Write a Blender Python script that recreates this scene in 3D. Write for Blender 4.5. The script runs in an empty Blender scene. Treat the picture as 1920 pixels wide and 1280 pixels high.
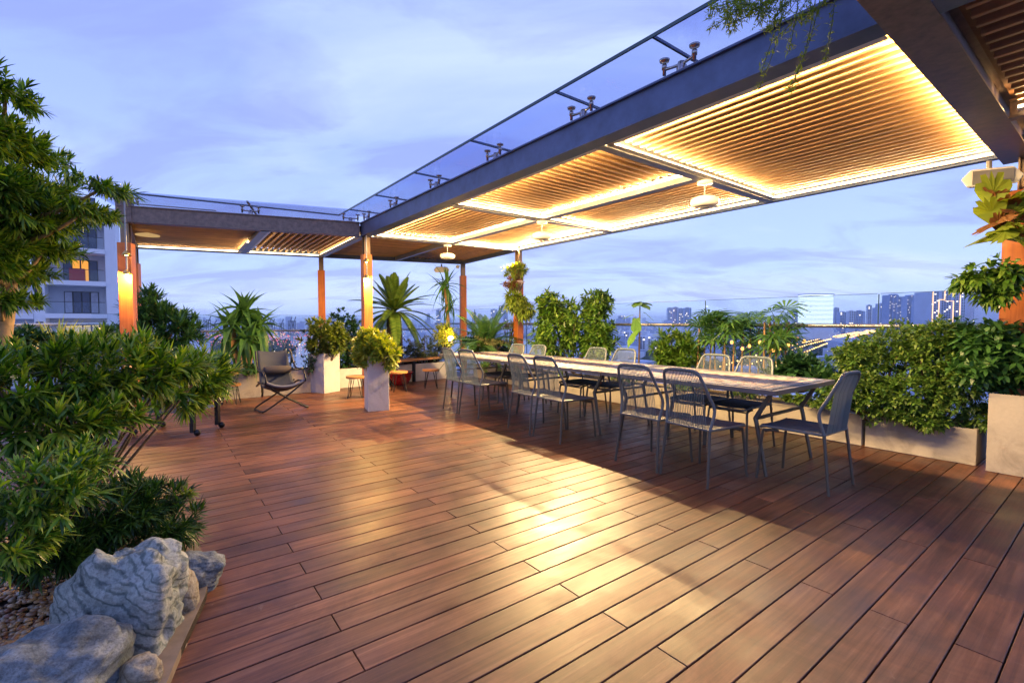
import bpy, bmesh, math, random
import numpy as np
from mathutils import Vector, Matrix, noise as mnoise

random.seed(7)
RNG = np.random.default_rng(11)
sc = bpy.context.scene
COL = sc.collection
R = math.radians
EYE = 1.3
FPX = 892.0
PITCH = math.atan(37 / FPX)

# ------------------------------------------------------------------ camera
cam = bpy.data.cameras.new('camera')
cam.sensor_width = 36.0
cam.lens = FPX / 1920 * 36.0
cam.clip_start = 0.05
cam.clip_end = 30000
cam_o = bpy.data.objects.new('camera', cam)
COL.objects.link(cam_o)
cam_o.location = (0, 0, EYE)
cam_o.rotation_euler = (R(90) - PITCH, 0, 0)
sc.camera = cam_o

# ------------------------------------------------------------------ sky and world
SUN_EL, SUN_AZ = 4.0, 200.0
w = bpy.data.worlds.new('World')
sc.world = w
w.use_nodes = True
nt = w.node_tree
nt.nodes.clear()


def nd(t, typ, **kw):
    n = t.nodes.new(typ)
    for k, v in kw.items():
        if k in ('inp',):
            for kk, vv in v.items():
                n.inputs[kk].default_value = vv
        else:
            setattr(n, k, v)
    return n


out = nd(nt, 'ShaderNodeOutputWorld')
sky = nd(nt, 'ShaderNodeTexSky', sky_type='NISHITA', sun_disc=False)
sky.sun_elevation = R(SUN_EL)
sky.sun_rotation = R(SUN_AZ)
bg1 = nd(nt, 'ShaderNodeBackground')
bg1.inputs['Strength'].default_value = 0.02
nt.links.new(sky.outputs[0], bg1.inputs[0])
tc = nd(nt, 'ShaderNodeTexCoord')
sep = nd(nt, 'ShaderNodeSeparateXYZ')
nt.links.new(tc.outputs['Generated'], sep.inputs[0])
# cloud layer coordinates: direction divided by height, softened near the horizon
zc = nd(nt, 'ShaderNodeMath', operation='MAXIMUM', inp={1: 0.0})
nt.links.new(sep.outputs[2], zc.inputs[0])
za = nd(nt, 'ShaderNodeMath', operation='ADD', inp={1: 0.22})
nt.links.new(zc.outputs[0], za.inputs[0])
dx = nd(nt, 'ShaderNodeMath', operation='DIVIDE')
dy = nd(nt, 'ShaderNodeMath', operation='DIVIDE')
nt.links.new(sep.outputs[0], dx.inputs[0]); nt.links.new(za.outputs[0], dx.inputs[1])
nt.links.new(sep.outputs[1], dy.inputs[0]); nt.links.new(za.outputs[0], dy.inputs[1])
cmb = nd(nt, 'ShaderNodeCombineXYZ')
nt.links.new(dx.outputs[0], cmb.inputs[0]); nt.links.new(dy.outputs[0], cmb.inputs[1])
mp = nd(nt, 'ShaderNodeMapping')
mp.inputs['Rotation'].default_value = (0, 0, R(-28))
mp.inputs['Scale'].default_value = (0.75, 1.35, 1)
mp.inputs['Location'].default_value = (3.1, 1.7, 0)
nt.links.new(cmb.outputs[0], mp.inputs[0])
nz = nd(nt, 'ShaderNodeTexNoise', inp={'Scale': 1.7, 'Detail': 9.0, 'Roughness': 0.58, 'Distortion': 0.7})
nt.links.new(mp.outputs[0], nz.inputs['Vector'])
nz2 = nd(nt, 'ShaderNodeTexNoise', inp={'Scale': 0.75, 'Detail': 7.0, 'Roughness': 0.55, 'Distortion': 0.5})
nt.links.new(mp.outputs[0], nz2.inputs['Vector'])
gr = nd(nt, 'ShaderNodeValToRGB')
cr = gr.color_ramp
cr.elements[0].position = 0.0; cr.elements[0].color = (0.46, 0.60, 0.93, 1)
cr.elements[1].position = 1.0; cr.elements[1].color = (0.18, 0.23, 0.70, 1)
e = cr.elements.new(0.10); e.color = (0.39, 0.53, 0.95, 1)
e = cr.elements.new(0.35); e.color = (0.30, 0.41, 0.94, 1)
e = cr.elements.new(0.65); e.color = (0.25, 0.34, 0.87, 1)
nt.links.new(zc.outputs[0], gr.inputs[0])
cl1 = nd(nt, 'ShaderNodeValToRGB')
cl1.color_ramp.elements[0].position = 0.46; cl1.color_ramp.elements[0].color = (0, 0, 0, 1)
cl1.color_ramp.elements[1].position = 0.62; cl1.color_ramp.elements[1].color = (1, 1, 1, 1)
nt.links.new(nz.outputs['Fac'], cl1.inputs[0])
cl2 = nd(nt, 'ShaderNodeValToRGB')
cl2.color_ramp.elements[0].position = 0.46; cl2.color_ramp.elements[0].color = (0, 0, 0, 1)
cl2.color_ramp.elements[1].position = 0.66; cl2.color_ramp.elements[1].color = (1, 1, 1, 1)
nt.links.new(nz2.outputs['Fac'], cl2.inputs[0])
m1 = nd(nt, 'ShaderNodeMixRGB', blend_type='MIX', inp={2: (0.52, 0.63, 0.95, 1)})
f1 = nd(nt, 'ShaderNodeMath', operation='MULTIPLY', inp={1: 0.75})
nt.links.new(cl2.outputs[0], f1.inputs[0])
nt.links.new(f1.outputs[0], m1.inputs[0]); nt.links.new(gr.outputs[0], m1.inputs[1])
m2 = nd(nt, 'ShaderNodeMixRGB', blend_type='MIX', inp={2: (0.22, 0.27, 0.72, 1)})
f2 = nd(nt, 'ShaderNodeMath', operation='MULTIPLY', inp={1: 0.6})
nt.links.new(cl1.outputs[0], f2.inputs[0])
nt.links.new(f2.outputs[0], m2.inputs[0]); nt.links.new(m1.outputs[0], m2.inputs[1])
bg2 = nd(nt, 'ShaderNodeBackground')
bg2.inputs['Strength'].default_value = 1.42
nt.links.new(m2.outputs[0], bg2.inputs[0])
ad = nd(nt, 'ShaderNodeAddShader')
nt.links.new(bg1.outputs[0], ad.inputs[0]); nt.links.new(bg2.outputs[0], ad.inputs[1])
nt.links.new(ad.outputs[0], out.inputs[0])

sc.view_settings.view_transform = 'Standard'
sc.view_settings.look = 'None'
sc.view_settings.exposure = 0.0
sc.view_settings.gamma = 1.0
sc.cycles.max_bounces = 6
sc.cycles.volume_bounces = 2
sc.cycles.transparent_max_bounces = 24
sc.cycles.caustics_reflective = False
sc.cycles.caustics_refractive = False
sc.cycles.sample_clamp_indirect = 4.0
sc.cycles.use_adaptive_sampling = True

# ------------------------------------------------------------------ geometry helpers


def ray(px, py):
    x = (px - 960) / FPX
    y = (640 - py) / FPX
    cp, sp = math.cos(PITCH), math.sin(PITCH)
    return Vector((x, cp + y * sp, -sp + y * cp))


def G(px, py, h=0.0):
    d = ray(px, py)
    t = (h - EYE) / d.z
    return Vector((d.x * t, d.y * t, h))


def P(px, py, Y):
    d = ray(px, py)
    t = Y / d.y
    return Vector((d.x * t, Y, EYE + d.z * t))


AV = Vector((0.602, -0.798, 0)).normalized()
BV = Vector((-AV.y, AV.x, 0))
ORG = Vector((-2.53, 8.22, 0))
YAW = math.atan2(BV.y, BV.x)          # rotation that turns local +X into BV (local +Y into -AV)


def AB(a, b, z=0.0):
    v = ORG + AV * a + BV * b
    return Vector((v.x, v.y, z))


def prop(o, label=None, cat=None, group=None, kind=None):
    if label: o['label'] = label
    if cat: o['category'] = cat
    if group: o['group'] = group
    if kind: o['kind'] = kind
    return o


def empty(name, loc, rz=0.0, label=None, cat=None, group=None):
    o = bpy.data.objects.new(name, None)
    COL.objects.link(o)
    o.location = loc
    o.rotation_euler = (0, 0, rz)
    o.empty_display_size = 0.1
    return prop(o, label, cat, group)


def root_loc(o):
    v = Vector((0, 0, 0))
    while o is not None:
        v += o.location
        o = o.parent
    return v


def link(name, me, parent=None, kind=None):
    o = bpy.data.objects.new(name, me)
    COL.objects.link(o)
    if parent is not None:
        o.parent = parent
    if kind: o['kind'] = kind
    return o


class MB:
    """collects shapes; build() links them as one mesh object"""

    def __init__(s):
        s.v = []
        s.f = []
        s.sm = []

    def add(s, vs, fs, smooth=False):
        n = len(s.v)
        s.v.extend([tuple(v) for v in vs])
        s.f.extend([tuple(i + n for i in f) for f in fs])
        s.sm.extend([smooth] * len(fs))
        return s

    def box(s, c, size, rz=0.0, M=None):
        hx, hy, hz = size[0] / 2, size[1] / 2, size[2] / 2
        vs = [Vector((x, y, z)) for x in (-hx, hx) for y in (-hy, hy) for z in (-hz, hz)]
        m = M if M is not None else Matrix.Rotation(rz, 3, 'Z')
        vs = [m @ v + Vector(c) for v in vs]
        return s.add(vs, [(0, 1, 3, 2), (4, 6, 7, 5), (0, 4, 5, 1), (2, 3, 7, 6), (0, 2, 6, 4), (1, 5, 7, 3)])

    def bar(s, p0, p1, wd, ht, up=Vector((0, 0, 1)), ch=0.0):
        """rectangular bar; wd across, ht along up; centred on the line"""
        p0, p1 = Vector(p0), Vector(p1)
        d = (p1 - p0).normalized()
        sd = d.cross(up)
        if sd.length < 1e-5:
            sd = d.cross(Vector((1, 0, 0)))
        sd.normalize()
        u = sd.cross(d).normalized()
        a, b = wd / 2, ht / 2
        if ch > 0:
            pr = [(-a + ch, -b), (a - ch, -b), (a, -b + ch), (a, b - ch), (a - ch, b), (-a + ch, b), (-a, b - ch), (-a, -b + ch)]
        else:
            pr = [(-a, -b), (a, -b), (a, b), (-a, b)]
        n = len(pr)
        vs = [q + sd * x + u * y for q in (p0, p1) for x, y in pr]
        fs = [(i, (i + 1) % n, n + (i + 1) % n, n + i) for i in range(n)]
        fs += [tuple(range(n))[::-1], tuple(range(n, 2 * n))]
        return s.add(vs, fs)

    def tube(s, pts, r, n=8, caps=True, smooth=True):
        pts = [Vector(p) for p in pts]
        rs = r if isinstance(r, (list, tuple)) else [r] * len(pts)
        prev = None
        vs = []
        for i, p in enumerate(pts):
            d = (pts[min(i + 1, len(pts) - 1)] - pts[max(i - 1, 0)]).normalized()
            if prev is None:
                x = d.orthogonal().normalized()
            else:
                x = prev - d * prev.dot(d)
                x = x.normalized() if x.length > 1e-6 else d.orthogonal().normalized()
            prev = x
            y = d.cross(x)
            for k in range(n):
                t = 2 * math.pi * k / n
                vs.append(p + (x * math.cos(t) + y * math.sin(t)) * rs[i])
        fs = []
        for i in range(len(pts) - 1):
            for k in range(n):
                fs.append((i * n + k, i * n + (k + 1) % n, (i + 1) * n + (k + 1) % n, (i + 1) * n + k))
        s.add(vs, fs, smooth)
        if caps:
            m = len(pts) - 1
            s.add(vs[:n], [tuple(range(n))[::-1]])
            s.add(vs[m * n:], [tuple(range(n))])
        return s

    def lathe(s, prof, c=(0, 0, 0), n=20, smooth=True, M=None):
        c = Vector(c)
        vs = []
        for r, z in prof:
            for k in range(n):
                t = 2 * math.pi * k / n
                v = Vector((r * math.cos(t), r * math.sin(t), z))
                if M is not None: v = M @ v
                vs.append(c + v)
        fs = []
        for i in range(len(prof) - 1):
            for k in range(n):
                fs.append((i * n + k, i * n + (k + 1) % n, (i + 1) * n + (k + 1) % n, (i + 1) * n + k))
        return s.add(vs, fs, smooth)

    def prism(s, poly, z0, z1):
        n = len(poly)
        vs = [Vector((p[0], p[1], z0)) for p in poly] + [Vector((p[0], p[1], z1)) for p in poly]
        fs = [(i, (i + 1) % n, n + (i + 1) % n, n + i) for i in range(n)]
        fs += [tuple(range(n))[::-1], tuple(range(n, 2 * n))]
        return s.add(vs, fs)

    def build(s, name, mat, parent=None, kind=None, bevel=0.0, world=True):
        me = bpy.data.meshes.new(name)
        off = root_loc(parent) if (parent is not None and world) else Vector((0, 0, 0))
        vs = [(v[0] - off.x, v[1] - off.y, v[2] - off.z) for v in s.v]
        me.from_pydata(vs, [], s.f)
        me.polygons.foreach_set('use_smooth', s.sm)
        if mat is not None: me.materials.append(mat)
        me.update()
        if bevel > 0:
            bm = bmesh.new(); bm.from_mesh(me)
            bmesh.ops.bevel(bm, geom=list(bm.edges), offset=bevel, segments=1, affect='EDGES')
            bm.to_mesh(me); bm.free()
        return link(name, me, parent, kind)


def copy_tree(o, parent=None):
    c = o.copy()
    COL.objects.link(c)
    c.parent = parent
    for ch in list(o.children):
        copy_tree(ch, c)
    return c


def np_mesh(name, V, F, mat, parent=None, kind=None, smooth=False):
    """V (n,3), F (m,k) numpy"""
    me = bpy.data.meshes.new(name)
    off = root_loc(parent) if parent is not None else Vector((0, 0, 0))
    V = V - np.array([off.x, off.y, off.z])
    k = F.shape[1]
    me.vertices.add(len(V)); me.vertices.foreach_set('co', V.astype(np.float32).ravel())
    me.loops.add(F.size); me.loops.foreach_set('vertex_index', F.astype(np.int32).ravel())
    me.polygons.add(len(F))
    me.polygons.foreach_set('loop_start', np.arange(0, F.size, k, dtype=np.int32))
    me.polygons.foreach_set('loop_total', np.full(len(F), k, dtype=np.int32))
    me.polygons.foreach_set('use_smooth', np.full(len(F), smooth))
    me.update(calc_edges=True)
    if mat is not None: me.materials.append(mat)
    return link(name, me, parent, kind)


# ------------------------------------------------------------------ materials
def mat_new(name):
    m = bpy.data.materials.new(name)
    m.use_nodes = True
    t = m.node_tree
    b = t.nodes['Principled BSDF']
    return m, t, b


def ramp(t, fac, stops):
    n = nd(t, 'ShaderNodeValToRGB')
    c = n.color_ramp
    while len(c.elements) > len(stops): c.elements.remove(c.elements[-1])
    while len(c.elements) < len(stops): c.elements.new(0.5)
    for e_, (p_, col_) in zip(c.elements, stops):
        e_.position = p_
        e_.color = (*col_, 1)
    t.links.new(fac, n.inputs[0])
    return n


def bump(t, b, h, strength, dist=0.01):
    n = nd(t, 'ShaderNodeBump', inp={'Strength': strength, 'Distance': dist})
    t.links.new(h, n.inputs['Height'])
    t.links.new(n.outputs[0], b.inputs['Normal'])


def plain(name, col, rough=0.5, metal=0.0, var=0.12, scale=6.0, bmp=0.15, spec=0.5, mapping='Object'):
    m, t, b = mat_new(name)
    tc = nd(t, 'ShaderNodeTexCoord')
    n = nd(t, 'ShaderNodeTexNoise', inp={'Scale': scale, 'Detail': 6.0, 'Roughness': 0.6})
    t.links.new(tc.outputs[mapping], n.inputs['Vector'])
    lo = tuple(c * (1 - var) for c in col); hi = tuple(min(1, c * (1 + var)) for c in col)
    r = ramp(t, n.outputs['Fac'], [(0.3, lo), (0.7, hi)])
    t.links.new(r.outputs[0], b.inputs['Base Color'])
    b.inputs['Roughness'].default_value = rough
    b.inputs['Metallic'].default_value = metal
    b.inputs['Specular IOR Level'].default_value = spec
    rr = nd(t, 'ShaderNodeMapRange', inp={1: 0.3, 2: 0.7, 3: max(0, rough - 0.08), 4: min(1, rough + 0.08)})
    t.links.new(n.outputs['Fac'], rr.inputs[0]); t.links.new(rr.outputs[0], b.inputs['Roughness'])
    if bmp > 0: bump(t, b, n.outputs['Fac'], bmp, 0.003)
    return m


def emit(name, col, strength, sampled=True):
    m, t, b = mat_new(name)
    t.nodes.remove(b)
    e_ = nd(t, 'ShaderNodeEmission', inp={0: (*col, 1), 1: strength})
    t.links.new(e_.outputs[0], t.nodes['Material Output'].inputs[0])
    if not sampled:
        m.cycles.emission_sampling = 'NONE'
    return m


def wood(name, c0, c1, c2, rough=0.4, axis=0, scl=1.0, rnd=0.35, bmp=0.25, scuff=False):
    m, t, b = mat_new(name)
    tc = nd(t, 'ShaderNodeTexCoord')
    oi = nd(t, 'ShaderNodeObjectInfo')
    ml = nd(t, 'ShaderNodeVectorMath', operation='SCALE')
    cx = nd(t, 'ShaderNodeCombineXYZ')
    for i in range(3): t.links.new(oi.outputs['Random'], cx.inputs[i])
    t.links.new(cx.outputs[0], ml.inputs[0]); ml.inputs['Scale'].default_value = 37.0
    av = nd(t, 'ShaderNodeVectorMath', operation='ADD')
    t.links.new(tc.outputs['Object'], av.inputs[0]); t.links.new(ml.outputs[0], av.inputs[1])
    mpn = nd(t, 'ShaderNodeMapping')
    s_ = [34.0 * scl] * 3; s_[axis] = 1.4 * scl
    mpn.inputs['Scale'].default_value = s_
    t.links.new(av.outputs[0], mpn.inputs[0])
    g = nd(t, 'ShaderNodeTexNoise', inp={'Scale': 1.0, 'Detail': 8.0, 'Roughness': 0.65, 'Distortion': 0.6})
    t.links.new(mpn.outputs[0], g.inputs['Vector'])
    st = nd(t, 'ShaderNodeTexNoise', inp={'Scale': 2.6, 'Detail': 5.0, 'Roughness': 0.6})
    t.links.new(av.outputs[0], st.inputs['Vector'])
    col = ramp(t, g.outputs['Fac'], [(0.25, c0), (0.5, c1), (0.78, c2)])
    # per board brightness
    hr = nd(t, 'ShaderNodeMapRange', inp={1: 0.0, 2: 1.0, 3: 1 - rnd, 4: 1 + rnd})
    t.links.new(oi.outputs['Random'], hr.inputs[0])
    sr = nd(t, 'ShaderNodeMapRange', inp={1: 0.3, 2: 0.7, 3: 0.72, 4: 1.25})
    t.links.new(st.outputs['Fac'], sr.inputs[0])
    mm = nd(t, 'ShaderNodeMath', operation='MULTIPLY')
    t.links.new(hr.outputs[0], mm.inputs[0]); t.links.new(sr.outputs[0], mm.inputs[1])
    vm = nd(t, 'ShaderNodeVectorMath', operation='SCALE')
    t.links.new(col.outputs[0], vm.inputs[0]); t.links.new(mm.outputs[0], vm.inputs['Scale'])
    t.links.new(vm.outputs[0], b.inputs['Base Color'])
    if scuff:
        b.inputs['Specular IOR Level'].default_value = 0.42
        # dusty scuffs, water marks and dark stains running across the boards
        geo = nd(t, 'ShaderNodeNewGeometry')
        s1 = nd(t, 'ShaderNodeTexNoise', inp={'Scale': 0.9, 'Detail': 9.0, 'Roughness': 0.72, 'Distortion': 1.4})
        t.links.new(geo.outputs['Position'], s1.inputs['Vector'])
        s2 = nd(t, 'ShaderNodeTexNoise', inp={'Scale': 7.0, 'Detail': 8.0, 'Roughness': 0.8, 'Distortion': 2.2})
        t.links.new(geo.outputs['Position'], s2.inputs['Vector'])
        d1 = ramp(t, s1.outputs['Fac'], [(0.36, (0.55, 0.52, 0.52)), (0.52, (1, 1, 1)), (0.70, (1.25, 1.22, 1.18))])
        mu1 = nd(t, 'ShaderNodeMixRGB', blend_type='MULTIPLY', inp={0: 1.0})
        t.links.new(vm.outputs[0], mu1.inputs[1]); t.links.new(d1.outputs[0], mu1.inputs[2])
        d2 = ramp(t, s2.outputs['Fac'], [(0.62, (0, 0, 0)), (0.74, (0.5, 0.5, 0.5))])
        mu2 = nd(t, 'ShaderNodeMixRGB', inp={2: (0.34, 0.25, 0.19, 1)})
        t.links.new(d2.outputs[0], mu2.inputs[0]); t.links.new(mu1.outputs[0], mu2.inputs[1])
        t.links.new(mu2.outputs[0], b.inputs['Base Color'])
    rr = nd(t, 'ShaderNodeMapRange', inp={1: 0.3, 2: 0.7, 3: rough - 0.08, 4: rough + 0.14})
    t.links.new(st.outputs['Fac'], rr.inputs[0]); t.links.new(rr.outputs[0], b.inputs['Roughness'])
    bump(t, b, g.outputs['Fac'], bmp, 0.002)
    return m


def leafmat(name, cols, rough=0.42, trans=0.3):
    m, t, b = mat_new(name)
    g = nd(t, 'ShaderNodeNewGeometry')
    k = len(cols)
    r = ramp(t, g.outputs['Random Per Island'], [(i / max(1, k - 1), c) for i, c in enumerate(cols)])
    t.links.new(r.outputs[0], b.inputs['Base Color'])
    b.inputs['Roughness'].default_value = rough
    b.inputs['Specular IOR Level'].default_value = 0.45
    tr = nd(t, 'ShaderNodeBsdfTranslucent')
    hs = nd(t, 'ShaderNodeHueSaturation', inp={'Hue': 0.485, 'Saturation': 1.15, 'Value': 1.5})
    t.links.new(r.outputs[0], hs.inputs['Color']); t.links.new(hs.outputs[0], tr.inputs[0])
    mx = nd(t, 'ShaderNodeMixShader', inp={0: trans})
    t.links.new(b.outputs[0], mx.inputs[1]); t.links.new(tr.outputs[0], mx.inputs[2])
    t.links.new(mx.outputs[0], t.nodes['Material Output'].inputs[0])
    return m


def concrete(name, col, dark=0.55, scale=3.0):
    m, t, b = mat_new(name)
    tc = nd(t, 'ShaderNodeTexCoord')
    oi = nd(t, 'ShaderNodeObjectInfo')
    av = nd(t, 'ShaderNodeVectorMath', operation='ADD')
    cx = nd(t, 'ShaderNodeCombineXYZ')
    mu = nd(t, 'ShaderNodeMath', operation='MULTIPLY', inp={1: 21.0})
    t.links.new(oi.outputs['Random'], mu.inputs[0]); t.links.new(mu.outputs[0], cx.inputs[0])
    t.links.new(tc.outputs['Object'], av.inputs[0]); t.links.new(cx.outputs[0], av.inputs[1])
    n = nd(t, 'ShaderNodeTexNoise', inp={'Scale': scale, 'Detail': 9.0, 'Roughness': 0.62, 'Distortion': 0.8})
    t.links.new(av.outputs[0], n.inputs['Vector'])
    n2 = nd(t, 'ShaderNodeTexNoise', inp={'Scale': scale * 14, 'Detail': 4.0, 'Roughness': 0.7})
    t.links.new(av.outputs[0], n2.inputs['Vector'])
    r = ramp(t, n.outputs['Fac'], [(0.28, tuple(c * dark for c in col)), (0.46, col), (0.8, tuple(min(1, c * 1.18) for c in col))])
    mx = nd(t, 'ShaderNodeMixRGB', blend_type='MULTIPLY', inp={0: 0.25})
    t.links.new(r.outputs[0], mx.inputs[1]); t.links.new(n2.outputs['Fac'], mx.inputs[2])
    t.links.new(mx.outputs[0], b.inputs['Base Color'])
    b.inputs['Roughness'].default_value = 0.8
    bump(t, b, n2.outputs['Fac'], 0.25, 0.004)
    return m


def islandmat(name, cols, rough=0.5, bmp=0.0):
    m, t, b = mat_new(name)
    g = nd(t, 'ShaderNodeNewGeometry')
    k = len(cols)
    r = ramp(t, g.outputs['Random Per Island'], [(i / max(1, k - 1), c) for i, c in enumerate(cols)])
    t.links.new(r.outputs[0], b.inputs['Base Color'])
    b.inputs['Roughness'].default_value = rough
    return m


def glassmat(name, tint, gl=0.12, rough=0.0):
    m, t, b = mat_new(name)
    t.nodes.remove(b)
    tr = nd(t, 'ShaderNodeBsdfTransparent', inp={0: (*tint, 1)})
    gs = nd(t, 'ShaderNodeBsdfGlossy', inp={0: (0.9, 0.95, 1, 1), 1: rough})
    fr = nd(t, 'ShaderNodeLayerWeight')
    pw = nd(t, 'ShaderNodeMath', operation='POWER', inp={1: 5.0})
    t.links.new(fr.outputs['Facing'], pw.inputs[0])
    mu = nd(t, 'ShaderNodeMath', operation='MULTIPLY_ADD', inp={1: 0.5, 2: gl})
    mu.use_clamp = True
    t.links.new(pw.outputs[0], mu.inputs[0])
    mx = nd(t, 'ShaderNodeMixShader')
    t.links.new(mu.outputs[0], mx.inputs[0]); t.links.new(tr.outputs[0], mx.inputs[1]); t.links.new(gs.outputs[0], mx.inputs[2])
    t.links.new(mx.outputs[0], t.nodes['Material Output'].inputs[0])
    return m


M = {}
M['deck'] = wood('deck_wood', (0.056, 0.021, 0.009), (0.145, 0.056, 0.025), (0.25, 0.118, 0.060), rough=0.38, axis=0, rnd=0.34, bmp=0.6, scuff=True)
M['slat'] = wood('slat_wood', (0.38, 0.21, 0.09), (0.52, 0.31, 0.14), (0.62, 0.39, 0.19), rough=0.5, axis=0, rnd=0.10)
M['ceiling'] = wood('ceiling_wood', (0.17, 0.075, 0.03), (0.25, 0.115, 0.05), (0.32, 0.16, 0.07), rough=0.55, rnd=0.0)
M['post_wood'] = wood('post_wood', (0.40, 0.10, 0.018), (0.55, 0.16, 0.028), (0.64, 0.22, 0.045), rough=0.45, axis=2, rnd=0.06, bmp=0.15)
M['stool_wood'] = wood('stool_wood', (0.38, 0.17, 0.05), (0.52, 0.25, 0.08), (0.62, 0.33, 0.12), rough=0.4, axis=0, rnd=0.1)
M['steel'] = plain('beam_steel', (0.10, 0.13, 0.22), 0.42, 0.35, var=0.3, scale=5, bmp=0.08)
M['steel_brown'] = plain('brown_steel', (0.21, 0.15, 0.12), 0.42, 0.3, var=0.35, scale=18, bmp=0.1)
M['steel_light'] = plain('light_steel', (0.30, 0.30, 0.30), 0.38, 0.5, var=0.15)
M['steel_core'] = plain('post_core_steel', (0.24, 0.17, 0.11), 0.4, 0.4, var=0.15)
M['chrome'] = plain('spider_steel', (0.55, 0.50, 0.42), 0.2, 1.0, var=0.1, bmp=0.0)
M['alu'] = plain('aluminium_channel', (0.72, 0.70, 0.66), 0.35, 0.3, var=0.06, bmp=0.0)
M['rail'] = plain('rail_steel', (0.30, 0.31, 0.33), 0.3, 0.8, var=0.1, bmp=0.0)
M['chair_frame'] = plain('chair_frame_paint', (0.14, 0.16, 0.165), 0.42, 0.2, var=0.08, bmp=0.0)
M['cord'] = islandmat('chair_cord', [(0.07, 0.11, 0.125), (0.14, 0.19, 0.21), (0.10, 0.15, 0.165)], 0.6)
M['chair_leg'] = plain('chair_leg_paint', (0.11, 0.10, 0.08), 0.4, 0.35, var=0.1, bmp=0.0)
M['navy'] = plain('seat_weave', (0.035, 0.05, 0.08), 0.6, 0.0, var=0.25, scale=80, bmp=0.4)
M['table_frame'] = plain('table_metal', (0.17, 0.16, 0.16), 0.45, 0.3, var=0.12, bmp=0.05)
M['tile'] = islandmat('mosaic_tile', [(0.46, 0.35, 0.26), (0.72, 0.60, 0.46), (0.62, 0.50, 0.40), (0.80, 0.72, 0.62), (0.32, 0.22, 0.17), (0.66, 0.50, 0.36)], 0.35)
M['tile_blue'] = islandmat('border_tile', [(0.16, 0.18, 0.22), (0.22, 0.24, 0.28), (0.12, 0.14, 0.18)], 0.35)
M['concrete'] = concrete('planter_concrete', (0.44, 0.40, 0.34))
M['concrete_g'] = concrete('planter_concrete_grey', (0.60, 0.58, 0.55), dark=0.45)
M['white_wall'] = plain('white_planter', (0.62, 0.60, 0.55), 0.7, 0, var=0.1)
M['soil'] = plain('soil', (0.035, 0.025, 0.018), 0.95, 0, var=0.5, scale=30, bmp=0.8)
M['black'] = plain('black_paint', (0.012, 0.012, 0.014), 0.4, 0.2, var=0.2, bmp=0.0)
M['slab'] = plain('roof_slab_concrete', (0.10, 0.10, 0.10), 0.85)
M['white'] = plain('white_plastic', (0.75, 0.73, 0.68), 0.35, 0, var=0.04, bmp=0)
M['glass_roof'] = glassmat('canopy_glass', (0.80, 0.84, 0.97), 0.10)
M['glass_rail'] = glassmat('rail_glass', (0.93, 0.96, 0.98), 0.02)
M['glass_edge'] = plain('glass_edge', (0.03, 0.07, 0.09), 0.15, 0, var=0.1, bmp=0)
M['led'] = emit('led_strip', (1.0, 0.80, 0.46), 9.0)
M['bulb'] = emit('warm_bulb', (1.0, 0.62, 0.22), 40.0)
M['disc'] = emit('dim_disc', (1.0, 0.62, 0.25), 0.55)


def area_lamp(name, p0, p1, normal, power, width=0.004, col=(1.0, 0.65, 0.28), parent=None):
    p0, p1 = Vector(p0), Vector(p1)
    l = bpy.data.lights.new(name, 'AREA')
    l.shape = 'RECTANGLE'
    l.size = (p1 - p0).length
    l.size_y = width
    l.energy = power
    l.color = col
    o = bpy.data.objects.new(name, l)
    COL.objects.link(o)
    x = (p1 - p0).normalized()
    z = -Vector(normal).normalized()
    y = z.cross(x).normalized()
    z = x.cross(y)
    o.matrix_world = Matrix((( x.x, y.x, z.x, (p0.x + p1.x) / 2), (x.y, y.y, z.y, (p0.y + p1.y) / 2), (x.z, y.z, z.z, (p0.z + p1.z) / 2), (0, 0, 0, 1)))
    return o


def point_lamp(name, loc, power, col=(1.0, 0.56, 0.16), r=0.015, spot=None, direction=None):
    l = bpy.data.lights.new(name, 'SPOT' if spot else 'POINT')
    l.energy = power
    l.color = col
    l.shadow_soft_size = r
    o = bpy.data.objects.new(name, l)
    COL.objects.link(o)
    o.location = loc
    if spot:
        l.spot_size = R(spot)
        l.spot_blend = 0.35
        o.rotation_euler = Vector(direction).to_track_quat('-Z', 'Y').to_euler()
    return o


#@@STRUCTURE
# ------------------------------------------------------------------ deck
def quad_sheet(name, pts, mat, kind='structure'):
    return MB().add([Vector(p) for p in pts], [(0, 1, 2, 3)]).build(name, mat, None, kind)


slab = MB().prism([AB(-4.25, -4.3), AB(11, -4.3), AB(11, 3.62), AB(-4.25, 3.62)][::-1], -0.5, -0.045).build('roof_slab', M['slab'], None, 'structure')
deck = MB().prism([AB(-1.9, -4.2), AB(10, -4.2), AB(10, 3.5), AB(-1.9, 3.5)][::-1], -0.04, -0.026).build('deck', M['black'], None, 'structure')

PITCHB, BL = 0.143, 1.96
bmb = MB().box((0, 0, 0), (BL - 0.004, PITCHB - 0.006, 0.024))
b0 = bmb.build('board', M['deck'], deck, bevel=0.0022, world=False)
board_me = b0.data
first = True
k0 = int((-1.75 - 7.38) / PITCHB)
for k in range(k0, 13):
    ac = 7.38 + (k + 0.5) * PITCHB
    j = -2.33 + (0.0 if k % 2 == 0 else BL / 2)
    n0 = math.floor((-4.3 - j) / BL)
    for n in range(n0, 5):
        bc = j + (n + 0.5) * BL
        if bc - BL / 2 > 3.3 or bc + BL / 2 < -4.1: continue
        p = AB(ac, bc, -0.0125)
        # skip boards wholly outside the picture or buried in the rock bed
        if p.y < 0.2 and abs(p.x) > 3.5: continue
        if ac > 4.2 and bc < -3.4: continue
        if first:
            o = b0; first = False
        else:
            o = b0.copy(); COL.objects.link(o); o.parent = deck
        o.location = (p.x, p.y, p.z + random.uniform(-0.0008, 0.0008))
        o.rotation_euler = (0, 0, YAW)

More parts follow.
